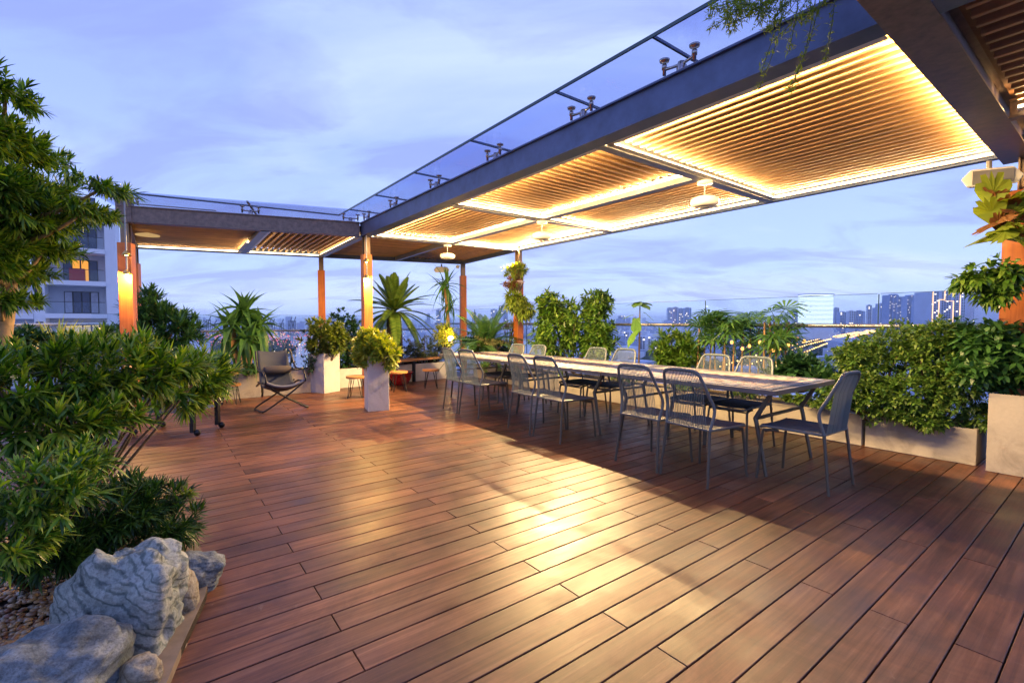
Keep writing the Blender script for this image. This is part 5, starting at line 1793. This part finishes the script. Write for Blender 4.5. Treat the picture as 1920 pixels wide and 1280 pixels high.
M['t_blue'] = btower_mat('tower_blue', (0.22, 0.31, 0.56))  # tower walls: part of the distance haze is put into these pale colours
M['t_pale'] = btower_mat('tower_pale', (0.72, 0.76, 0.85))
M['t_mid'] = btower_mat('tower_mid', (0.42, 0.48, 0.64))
M['t_win'] = plain('tower_window', (0.03, 0.045, 0.08), .15, 0, var=.2, bmp=0)
M['w_warm'] = emit('lit_window', (1.0, 0.80, 0.55), 3.2, sampled=False)
M['w_cool'] = emit('office_light', (0.82, 0.97, 1.0), 2.0, sampled=False)
M['neon'] = emit('edge_neon', (1.0, 0.55, 0.28), 2.6, sampled=False)
M['neon_w'] = emit('roof_neon', (0.9, 0.95, 1.0), 2.0, sampled=False)


def tower(px0, px1, pyt, Y, mat, label=None, name='tower', cat='building', rz=.0, depth=None, steps=None, wins=True, lit=.12, group=None, cell=(3.6, 3.3), winmat=None, crown=True):
    x0 = P(px0, 603, Y).x; x1 = P(px1, 603, Y).x
    top = EYE + (603 - pyt) / FPX * Y
    c = Vector(((x0 + x1) / 2, Y, GZ)); wd = x1 - x0
    dp = depth or wd * .7
    h = top - GZ
    root = empty(name, c, rz, label, cat, group)
    Mr = Matrix.Rotation(rz, 3, 'Z')
    b_ = MB()
    nb = steps or [(0, 1, 1.0)]
    for (u0, u1, hf) in nb:
        b_.box((wd * ((u0 + u1) / 2 - .5), dp / 2 + (0.01 * u0), h * hf / 2), (wd * (u1 - u0), dp, h * hf))
    b_.build('wall', mat, root, world=False)
    if crown:
        MB().box((0, dp / 2, h * nb[0][2] + 2.0), (wd * .35, dp * .5, 4.0)).build('plant_room', mat, root, world=False)
    if wins:
        ws = MB(); wl = MB()
        for (u0, u1, hf) in nb:
            nx = max(2, int(wd * (u1 - u0) / cell[0])); nz_ = max(3, int(h * hf / cell[1]))
            cw = wd * (u1 - u0) / nx; chh = h * hf / nz_
            z_lo = int(nz_ * .25) if Y > 700 else 0
            for i in range(nx):
                if i % 4 == 3: continue
                for j in range(z_lo, nz_):
                    x = wd * (u0 - .5) + (i + .5) * cw; z = (j + .5) * chh
                    tgt = wl if random.random() < lit else ws
                    a_ = cw * .32; c2_ = chh * .30
                    y_ = 0.01 * u0 - .25
                    tgt.add([(x - a_, y_, z - c2_), (x + a_, y_, z - c2_), (x + a_, y_, z + c2_), (x - a_, y_, z + c2_)], [(0, 1, 2, 3)])
        if ws.v: ws.build('window_grid', winmat or M['t_win'], root, kind='stuff', world=False)
        if wl.v: wl.build('lit_windows', M['w_warm'], root, kind='stuff', world=False)
    return root, wd, h, dp


# glowing office tower with curved banded facade
def office():
    Y = 1500
    x0 = P(1510, 603, Y).x; x1 = P(1562, 603, Y).x
    c = Vector(((x0 + x1) / 2, Y, GZ)); wd = x1 - x0
    h = EYE + 52 / FPX * Y - GZ
    root = empty('office_tower', c, 0, 'white glowing office tower with banded curved facade on the skyline', 'building')
    def outline(z, g=0.0):
        pts_ = []
        for i in range(13):
            u = i / 12 * 2 - 1
            pts_.append((u * (wd / 2 + g), -14 * (1 - u * u) - g, z))
        pts_ += [(wd / 2 + g, 40, z), (-wd / 2 - g, 40, z)]
        return pts_
    def ring(mb_, z0, z1, g):
        a_ = outline(z0, g); b_ = outline(z1, g); n = len(a_)
        mb_.add(a_ + b_, [(i, (i + 1) % n, n + (i + 1) % n, n + i) for i in range(n)] + [tuple(range(n, 2 * n)), tuple(range(n))[::-1]])
    core = MB(); ring(core, h * .34, h - 3, 0); core.build('glass_facade', M['w_cool'], root, world=False)
    core = MB(); ring(core, 0, h * .34, 0); core.build('podium', M['t_pale'], root, world=False)
    nfl = 24
    for k in range(nfl):
        z = h * .34 + k * (h * .64) / nfl
        s_ = MB(); ring(s_, z, z + 1.7, .8); s_.build('floor_band', M['t_blue'], root, world=False)
    tp_ = MB(); ring(tp_, h - 3, h, 1.5); tp_.build('roof_band', M['t_blue'], root, world=False)


office()
# dark residential towers
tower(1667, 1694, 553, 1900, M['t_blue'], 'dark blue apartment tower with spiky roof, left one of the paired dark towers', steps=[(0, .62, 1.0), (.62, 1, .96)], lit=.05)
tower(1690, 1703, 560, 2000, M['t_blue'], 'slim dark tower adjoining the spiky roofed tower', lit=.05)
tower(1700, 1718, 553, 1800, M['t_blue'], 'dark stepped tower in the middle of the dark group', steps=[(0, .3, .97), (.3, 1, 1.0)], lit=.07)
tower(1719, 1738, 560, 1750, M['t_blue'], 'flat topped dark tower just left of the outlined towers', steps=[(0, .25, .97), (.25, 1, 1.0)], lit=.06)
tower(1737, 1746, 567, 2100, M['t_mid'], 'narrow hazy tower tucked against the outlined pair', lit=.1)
# neon outlined pair
def neon_pair():
    Y = 900
    root, wd, h, dp = tower(1745, 1800, 545, Y, M['t_mid'], 'apartment block with orange outlined stepped edges on the right skyline', steps=[(0, .42, .985), (.42, 1.0, 1.0)], lit=.12, cell=(4.2, 3.1), crown=False)
    ne = MB()
    zt = h
    def ln(u0, z0, u1, z1, wdt=1.0):
        ne.bar(Vector((wd * (u0 - .5), -.8, z0 * h)), Vector((wd * (u1 - .5), -.8, z1 * h)), wdt, wdt, up=Vector((0, 1, 0)))
    ln(.04, .3, .04, .985); ln(.25, .3, .25, .86); ln(.25, .86, .44, .86); ln(.44, .86, .44, 1.0); ln(.44, .84, .72, .84, .7); ln(.74, .3, .74, .84); ln(.97, .3, .97, 1.0)
    ne.build('neon_edge', M['neon'], root, world=False)
    ns = MB().bar(Vector((wd * -.06, -.8, h)), Vector((wd * .48, -.8, h)), .7, .7, up=Vector((0, 1, 0)))
    ns.build('roof_neon', M['neon_w'], root, world=False)
neon_pair()
tower(1801, 1824, 546, 950, M['t_pale'], 'pale tall apartment slab right of the outlined block', steps=[(0, .5, 1.0), (.5, 1, .98)], lit=.07, cell=(3.4, 3.1))
tower(1824, 1846, 553, 900, M['t_pale'], 'pale apartment slab partly behind the trailing plant', lit=.06, cell=(4, 3.1))
tower(1848, 1878, 560, 850, M['t_mid'], 'apartment slab with warm vertical line nearest the timber post', lit=.12, cell=(4, 3.1))
tower(1880, 1960, 550, 800, M['t_pale'], 'pale apartment block hidden mostly by the right post', lit=.1)
FARLAB = {1575: 'hazy block just right of the glowing office tower, before the glass joint', 1592: 'hazy block immediately left of the last glass joint', 1606: 'wide hazy block immediately right of the last glass joint',
          1627: 'slim tall hazy tower between the glass joint and the dark towers', 1640: 'hazy tower left of the broad block beside the spiky roofed tower', 1650: 'broad hazy block touching the spiky roofed dark tower',
          1488: 'low hazy block well left of the glowing office tower', 1500: 'hazy block touching the left side of the glowing office tower', 1565: 'slim hazy tower touching the right side of the glowing office tower',
          1252: 'leftmost of the four even towers above the round leafy shrub', 1262: 'second from left of the four even towers above the round shrub', 1273: 'third from left of the four even towers above the round shrub',
          1284: 'rightmost of the four even towers, beside the lit mast', 1160: 'low faint block behind the papaya-like sapling', 935: 'broad pale-edged tower just left of the basket post', 920: 'shorter tower left of the broad one by the basket post',
          885: 'small faint tower right of the far corner post', 818: 'faint tower left of the slender dracaena', 800: 'low faint tower right of the sago palm', 985: 'faint block behind the timber post with the wire basket', 1318: 'small faint block at the foot of the lit mast'}
for (x0, x1, yt, Y) in [(1575, 1590, 585, 2600), (1592, 1604, 583, 2500), (1606, 1622, 583, 2500), (1627, 1634, 572, 2900), (1640, 1650, 577, 3000), (1650, 1668, 569, 2800), (1488, 1497, 583, 3000), (1500, 1508, 578, 2800), (1252, 1262, 577, 3600), (1262, 1272, 576, 3600), (1273, 1281, 578, 3600), (1284, 1296, 577, 3500), (1160, 1172, 592, 3900), (935, 952, 573, 3400), (920, 932, 580, 3600), (885, 893, 585, 3700), (818, 826, 581, 3600), (800, 806, 588, 3800), (1565, 1573, 577, 3000), (985, 996, 590, 4200), (1318, 1325, 590, 4200)]:
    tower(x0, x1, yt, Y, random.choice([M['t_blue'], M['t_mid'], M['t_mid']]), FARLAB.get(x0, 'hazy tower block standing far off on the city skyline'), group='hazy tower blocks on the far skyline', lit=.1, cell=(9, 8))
# thin mast
mt = empty('radio_mast', CP(1324, 3200), 0, 'tall thin white mast with lit top on the far skyline', 'mast')
MB().tube([CP(1324, 3200), CP(1324, 3200, 107)], [5, 2.5], 8).build('shaft', M['t_pale'], mt)
MB().box((CP(1324, 3200, 104)), (22, 6, 5)).build('lamp_head', M['neon_w'], mt)

# low buildings carpet, joined: nobody could count them
cb = MB(); cb2 = MB()
for i in range(5200):
    Y = 260 + 5200 * random.random() ** 1.25
    px = random.uniform(-200, 2100)
    q = CP(px, Y)
    # keep the river and the road clear
    pyg = 603 + FPX * (EYE - GZ) / Y
    if 380 < px < 690 and pyg > 628: continue
    if 330 < px < 420 and pyg > 690: continue
    if 800 < px < 1070 and 630 < pyg < 705: continue
    if abs(px - (1480 + (668 - pyg) / 56 * 210)) < 40 + (pyg - 610) * .6 and pyg < 740: continue
    if 1190 < px < 1262 and 640 < pyg < 700: continue
    s_ = random.uniform(10, 42)
    hh = random.choice([8, 10, 14, 18, 24]) * random.uniform(.8, 1.3)
    if Y > 2600 and random.random() < .13: hh = random.uniform(40, 95)
    if Y < 700: hh = min(hh, 16)
    (cb if random.random() < .5 else cb2).box((q.x, q.y, GZ + hh / 2), (s_, s_ * random.uniform(.5, 1.4), hh), random.choice([.3, .9, .1, .6]))
cb.build('city_blocks', M['t_mid'], None, 'stuff')
cb2.build('city_blocks', M['t_pale'], None, 'stuff')

# white lattice-windowed block seen through the glass
rt_, wd_, h_, dp_ = tower(1196, 1250, 631, 900, M['t_pale'], 'white low block with a dense grid of windows seen through the glass railing', lit=.12, cell=(4.2, 3.6), rz=R(-18), steps=[(0, .45, 1.0), (.45, 1, .8)])
tower(1170, 1192, 622, 1100, M['t_pale'], 'pale low building left of the window-grid block', lit=.2, rz=R(-18))

# tree masses
tm = MB()
C_ = []
for i in range(2600):
    Y = random.choice([random.uniform(280, 700), random.uniform(700, 1800)])
    px = random.uniform(700, 2000)
    pyg = 603 + FPX * (EYE - GZ) / Y
    if abs(px - (1480 + (668 - pyg) / 56 * 210)) < 16: continue
    if 800 < px < 1070 and 630 < pyg < 705: continue
    q = CP(px, Y)
    C_.append((q.x, q.y, GZ + 3))
for i in range(500):
    px = random.uniform(400, 540); py = random.uniform(640, 664)
    q = GP(px, py); C_.append((q.x, q.y, GZ + 3))
scatter_stones('park_trees', np.array(C_), RNG.uniform(6, 13, len(C_)), islandmat('far_tree', [(0.02, 0.045, 0.03), (0.04, 0.07, 0.045)], .9), None, 'stuff', .8, ICO1)

# the motorway with lamps, running away to the right
ra = [GP(1395, 705), GP(1480, 668), GP(1560, 641), GP(1640, 622), GP(1690, 612.5)]
road = MB()
rv = []
for i, q in enumerate(curve_pts(ra, 6)):
    rv.append(q)
cvp = rv
LW = 26
vs = []
for i, q in enumerate(cvp):
    d = (cvp[min(i + 1, len(cvp) - 1)] - cvp[max(i - 1, 0)]).normalized(); s_ = Vector((-d.y, d.x, 0))
    vs += [(q.x + s_.x * LW, q.y + s_.y * LW, GZ + .5), (q.x - s_.x * LW, q.y - s_.y * LW, GZ + .5)]
road.add(vs, [(2 * i, 2 * i + 1, 2 * i + 3, 2 * i + 2) for i in range(len(cvp) - 1)])
road.build('road', plain('asphalt_far', (0.10, 0.10, 0.12), .7, bmp=0), None, 'structure')


def glow_points(name, pts, rad, mats_cols, strength, label=None):
    V0, F0 = ICO1
    pts = np.array(pts); N = len(pts)
    V = V0[None] * np.asarray(rad)[:, None, None] + pts[:, None, :]
    F = F0[None] + (np.arange(N) * len(V0))[:, None, None]
    m_, t_, b_ = mat_new(name)
    g_ = nd(t_, 'ShaderNodeNewGeometry')
    k = len(mats_cols)
    r__ = ramp(t_, g_.outputs['Random Per Island'], [(i / k, c) for i, c in enumerate(mats_cols)])
    r__.color_ramp.interpolation = 'CONSTANT'
    e_ = nd(t_, 'ShaderNodeEmission', inp={1: strength})
    t_.links.new(r__.outputs[0], e_.inputs[0]); t_.nodes.remove(b_)
    t_.links.new(e_.outputs[0], t_.nodes['Material Output'].inputs[0])
    m_.cycles.emission_sampling = 'NONE'
    o = np_mesh(name, V.reshape(-1, 3), F.reshape(-1, 3), m_, None, 'stuff')
    if label: o['label'] = label
    return o


pts = []; rad = []
tot = len(cvp)
acc = 0
dist = [0]
for i in range(1, tot): dist.append(dist[-1] + (cvp[i] - cvp[i - 1]).length)
for side in (-1, 1, .1):
    s_ = 0
    while s_ < dist[-1]:
        i = max(1, next(k for k in range(tot) if dist[k] >= s_))
        f_ = (s_ - dist[i - 1]) / max(1e-6, dist[i] - dist[i - 1])
        q = cvp[i - 1].lerp(cvp[i], f_)
        d = (cvp[i] - cvp[i - 1]).normalized(); n2 = Vector((-d.y, d.x, 0))
        p_ = q + n2 * LW * side
        pts.append((p_.x, p_.y, GZ + 10)); rad.append(0.0011 * p_.y + .4)
        s_ += 26 + q.y * .012
glow_points('road_lamps', pts, rad, [(1, .50, .12), (1, .62, .2)], 5.0, 'rows of amber street lamps along the motorway')
pts = []; rad = []
for i in range(150):
    s_ = dist[-1] * random.random() ** 2 * .5
    k = max(1, next(k for k in range(tot) if dist[k] >= s_))
    q = cvp[k - 1].lerp(cvp[k], random.random())
    d = (cvp[k] - cvp[k - 1]).normalized(); n2 = Vector((-d.y, d.x, 0))
    p_ = q - n2 * random.uniform(6, 22)
    pts.append((p_.x, p_.y, GZ + 2)); rad.append(0.0007 * p_.y + .2)
glow_points('car_lights', pts, rad, [(1, .06, .08), (1, .12, .1), (1, .8, .6)], 4.0, 'red and white car lights on the motorway')
# lit canopy beside the road
st_ = GP(1520, 634)
stn = empty('filling_station', st_, 0, 'brightly lit green and white canopy beside the motorway', 'building')
MB().box((st_.x, st_.y, GZ + 9), (62, 16, 4)).build('canopy', M['neon_w'], stn)
MB().box((st_.x, st_.y - 9, GZ + 5), (62, 1, 4)).build('green_band', emit('green_band', (0.3, 1.0, 0.55), 1.2, False), stn)
st_ = GP(1588, 615)
stn = empty('toll_canopy', st_, 0, 'white lit roof over the motorway far beyond the filling station', 'building')
MB().box((st_.x, st_.y, GZ + 14), (120, 30, 18)).build('roof', M['neon_w'], stn)

# scattered city lights
pts = []; rad = []
for i in range(3600):
    Y = 350 + 5200 * random.random() ** 1.1
    px = random.uniform(500, 2000)
    pyg = 603 + FPX * (EYE - GZ) / Y
    if 800 < px < 1070 and 630 < pyg < 705: continue
    q = CP(px, Y); pts.append((q.x, q.y, GZ + random.uniform(5, 26))); rad.append(Y * .00042 * random.uniform(.6, 1.4))
glow_points('city_lights', pts, rad, [(1, .75, .45), (.8, .9, 1), (1, .9, .75), (.7, .8, 1), (1, .5, .2)], 3.0, 'scattered lamps and windows across the low city')
pts = []; rad = []
for i in range(1300):
    px = random.gauss(430, 110); py = random.uniform(622, 655) + abs(random.gauss(0, 6))
    if px > 620: continue
    if px < 400: py = random.uniform(622, 680)
    q = GP(px, py); pts.append((q.x, q.y, GZ + random.uniform(3, 20))); rad.append(q.y * .0009 * random.uniform(.5, 1.5))
glow_points('harbour_lights', pts, rad, [(1, .10, .05), (1, .22, .08), (1, .45, .15), (1, .7, .4), (.9, .2, .2), (.8, .25, .4)], 1.5, 'dense red and orange lights of the container harbour')
pts = []; rad = []
for i in range(26):
    px = random.uniform(430, 600); py = random.uniform(640, 690)
    q = GP(px, py); pts.append((q.x, q.y, GZ + 8)); rad.append(q.y * .0012 * random.uniform(.7, 1.3))
glow_points('ship_lights', pts, rad, [(1, .7, .3), (.8, .95, .5), (1, .85, .6)], 3.0, 'soft glowing lamps of boats on the river')

# harbour cranes
M['crane'] = plain('crane_paint', (0.06, 0.08, 0.13), .6, bmp=0)
CRLAB = {483: 'harbour crane nearest the yucca on its right side', 490: 'shorter harbour crane beside the one nearest the yucca', 505: 'third harbour crane counted from the yucca', 511: 'fourth harbour crane counted from the yucca',
         528: 'single upright harbour crane in the middle of the row', 544: 'left one of the two tallest harbour cranes beside the potted bush', 551: 'right one of the two tallest harbour cranes beside the potted bush',
         402: 'harbour crane half behind the yucca leaves', 391: 'tall harbour crane left of the yucca'}
for (px, pyt) in ((483, 597), (490, 600), (505, 596), (511, 598), (528, 598), (544, 594), (551, 594), (402, 600), (391, 592)):
    Y = 2300
    c = CP(px, Y)
    cr_ = empty('harbour_crane', c, 0, CRLAB[px], 'crane', 'harbour cranes across the river')
    zt = EYE + (603 - pyt) / FPX * Y
    m = MB()
    for sx in (-6, 6):
        for sy in (-8, 8):
            m.bar(c + Vector((sx, sy, 0)), c + Vector((sx * .6, sy, zt - GZ - 18)), 2.2, 2.2)
    m.build('leg', M['crane'], cr_)
    MB().bar(c + Vector((-3, -8, 40)), c + Vector((3, 14, zt - GZ)), 3.2, 3.2).build('boom', M['crane'], cr_)
    MB().box(c + Vector((0, 0, zt - GZ - 22)), (12, 20, 5)).build('machine_house', M['crane'], cr_)

# suspension bridge far away
bg_ = empty('bridge', CP(850, 3900), 0, 'faint distant bridge span over the river', 'bridge')
MB().bar(CP(700, 3900, GZ + 30), CP(905, 3900, GZ + 30), 14, 4).build('bridge_deck', M['t_mid'], bg_)
for px in (760, 845):
    MB().bar(CP(px, 3900, GZ), CP(px, 3900, GZ + 95), 9, 9).build('pylon', M['t_mid'], bg_)

# ------------------------------------------------------------------ neighbouring apartment block at the left
def apartment():
    Y0 = 46.0
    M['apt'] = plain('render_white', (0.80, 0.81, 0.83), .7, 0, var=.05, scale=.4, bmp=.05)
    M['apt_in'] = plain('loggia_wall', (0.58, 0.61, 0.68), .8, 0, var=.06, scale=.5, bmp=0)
    M['apt_glass'] = plain('window_glass', (0.05, 0.08, 0.16), .08, 0, var=.2, scale=.6, bmp=0)
    M['frame'] = plain('window_frame', (0.03, 0.035, 0.05), .4, 0, bmp=0)
    M['curtain'] = plain('curtain', (0.5, 0.52, 0.6), .9, 0, var=.2, scale=3, bmp=0)
    M['orange_lit'] = emit('orange_room', (1.0, 0.42, 0.08), 1.0, False)
    M['warm_room'] = emit('warm_room', (0.95, 0.75, 0.40), .75, False)
    M['red_wall'] = plain('red_cabinet', (0.45, 0.02, 0.02), .5, 0, bmp=0)
    c = P(212, 603, Y0); c.z = 0
    dirx = -BV                       # along the facade, to the left
    nrm = -AV * -1.0                 # facade normal (towards the camera side)
    nrm = AV.copy()
    ang = math.atan2(BV.y, BV.x)
    root = empty('apartment_block', (c.x, c.y, GZ), 0, 'white apartment block with deep glazed balconies beyond the left rail', 'building')
    def FB(u, v, z):                 # u metres left of the right corner, v metres out of the facade
        q = c + dirx * u + nrm * v
        return Vector((q.x, q.y, z))
    def bx(name, u0, u1, v0, v1, z0, z1, mat, par=root):
        pr = [FB(u0, v0, 0), FB(u1, v0, 0), FB(u1, v1, 0), FB(u0, v1, 0)]
        return MB().prism([(q.x, q.y) for q in pr], z0, z1).build(name, mat, par)
    # visible bay spans: from px 195..118 -> compute widths
    def u_of(px, Y=None):
        # intersect the ray at px with the facade plane
        d = ray(px, 603); d = Vector((d.x, d.y, 0))
        # c + dirx*u = d*t
        A_ = np.array([[d.x, -dirx.x], [d.y, -dirx.y]]); s_ = np.linalg.solve(A_, [c.x, c.y]); return s_[1]
    uA, uB, uC, uD = u_of(196), u_of(93), u_of(64), u_of(-60)
    Yb = lambda px: (c + dirx * u_of(px)).y
    storey = 3.05
    z_led = [EYE + (603 - 588) / FPX * Yb(150) + (k) * storey for k in range(-5, 4)]
    ztop = z_led[-1] + .6
    bx('wall', -.35, uA - .2, 0, -9, GZ, ztop, M['apt'])
    bx('wall', uB + .25, uC, 0, -9, GZ, ztop, M['apt'])
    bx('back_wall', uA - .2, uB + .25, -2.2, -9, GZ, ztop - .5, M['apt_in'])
    bx('roof', -.5, uC + .2, .3, -9, ztop, ztop + .3, M['apt'])
    for k, z in enumerate(z_led):
        bx('floor_slab', uA - .2, uB + .25, .25, -2.2, z - .42, z, M['apt'])
        if z < -8: continue
        nw = 4
        uw0, uw1 = uA + .5, uB - .8
        lit = {4: M['orange_lit']}.get(0)
        zf = z + .05; zh = z + 2.15
        lvl = round((z - z_led[5]) / storey)
        for j in range(nw):
            a0_ = uw0 + (uw1 - uw0) * j / nw; a1_ = uw0 + (uw1 - uw0) * (j + 1) / nw
            fr = bx('window', a0_, a1_, -2.13, -2.2, zf, zh, M['frame'])
            gm = M['apt_glass']
            if lvl == 1: gm = M['orange_lit'] if j in (1, 2) else M['apt_glass']
            if lvl == -1: gm = M['warm_room']
            if lvl == 0 and j in (0, 3): gm = M['curtain']
            bx('pane', a0_ + .06, a1_ - .06, -2.09, -2.13, zf + .06, zh - .06, gm, fr)
        if lvl == 1:
            bx('cabinet', uw0 + .9, uw0 + 2.0, -1.2, -2.0, zf, zf + 1.2, M['red_wall'])
        bx('glass_balustrade', uA - .1, uB + .1, .12, .10, z, z + 1.05, M['glass_rail'])
        bx('top_rail', uA - .1, uB + .1, .14, .08, z + 1.05, z + 1.10, M['frame'])
    # stair slot and side wing
    for z in z_led:
        if z < -8: continue
        bx('stair_window', uB + .9, uC - .6, .05, -.2, z + .3, z + 2.3, M['frame'])
    ang2 = 0
    wing = empty('apartment_wing', FB(uC + 5, 0, GZ), 0, 'lower wing of the white apartment block at the left edge', 'building')
    zt2 = z_led[6] - .3
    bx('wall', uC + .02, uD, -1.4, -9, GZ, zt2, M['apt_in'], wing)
    for z in z_led:
        if z > zt2: continue
        bx('floor_slab', uC + .02, uD, .15, -1.4, z - .5, z, M['apt'], wing)
        if z < -8: continue
        for j in range(5):
            a0_ = uC + 1.2 + j * 3.4
            f_ = bx('window', a0_, a0_ + 2.6, -1.33, -1.4, z + .1, z + 2.1, M['frame'], wing)
            bx('pane', a0_ + .08, a0_ + 2.5, -1.28, -1.33, z + .18, z + 2.02, M['warm_room'] if random.random() < .25 else M['apt_glass'], f_)


apartment()

# ------------------------------------------------------------------ evening haze
hz = bpy.data.materials.new('haze')
hz.use_nodes = True
hz.node_tree.nodes.clear()
ho = hz.node_tree.nodes.new('ShaderNodeOutputMaterial')
hv = hz.node_tree.nodes.new('ShaderNodeVolumePrincipled')
hv.inputs['Color'].default_value = (0.93, 0.96, 1.0, 1)
hv.inputs['Density'].default_value = 0.00009
hv.inputs['Anisotropy'].default_value = 0.8
hz.node_tree.links.new(hv.outputs[0], ho.inputs['Volume'])
MB().box((0, 7000, (GZ - 3 + 122) / 2), (38000, 34000, 122 - (GZ - 3))).build('haze', hz, None, 'stuff')
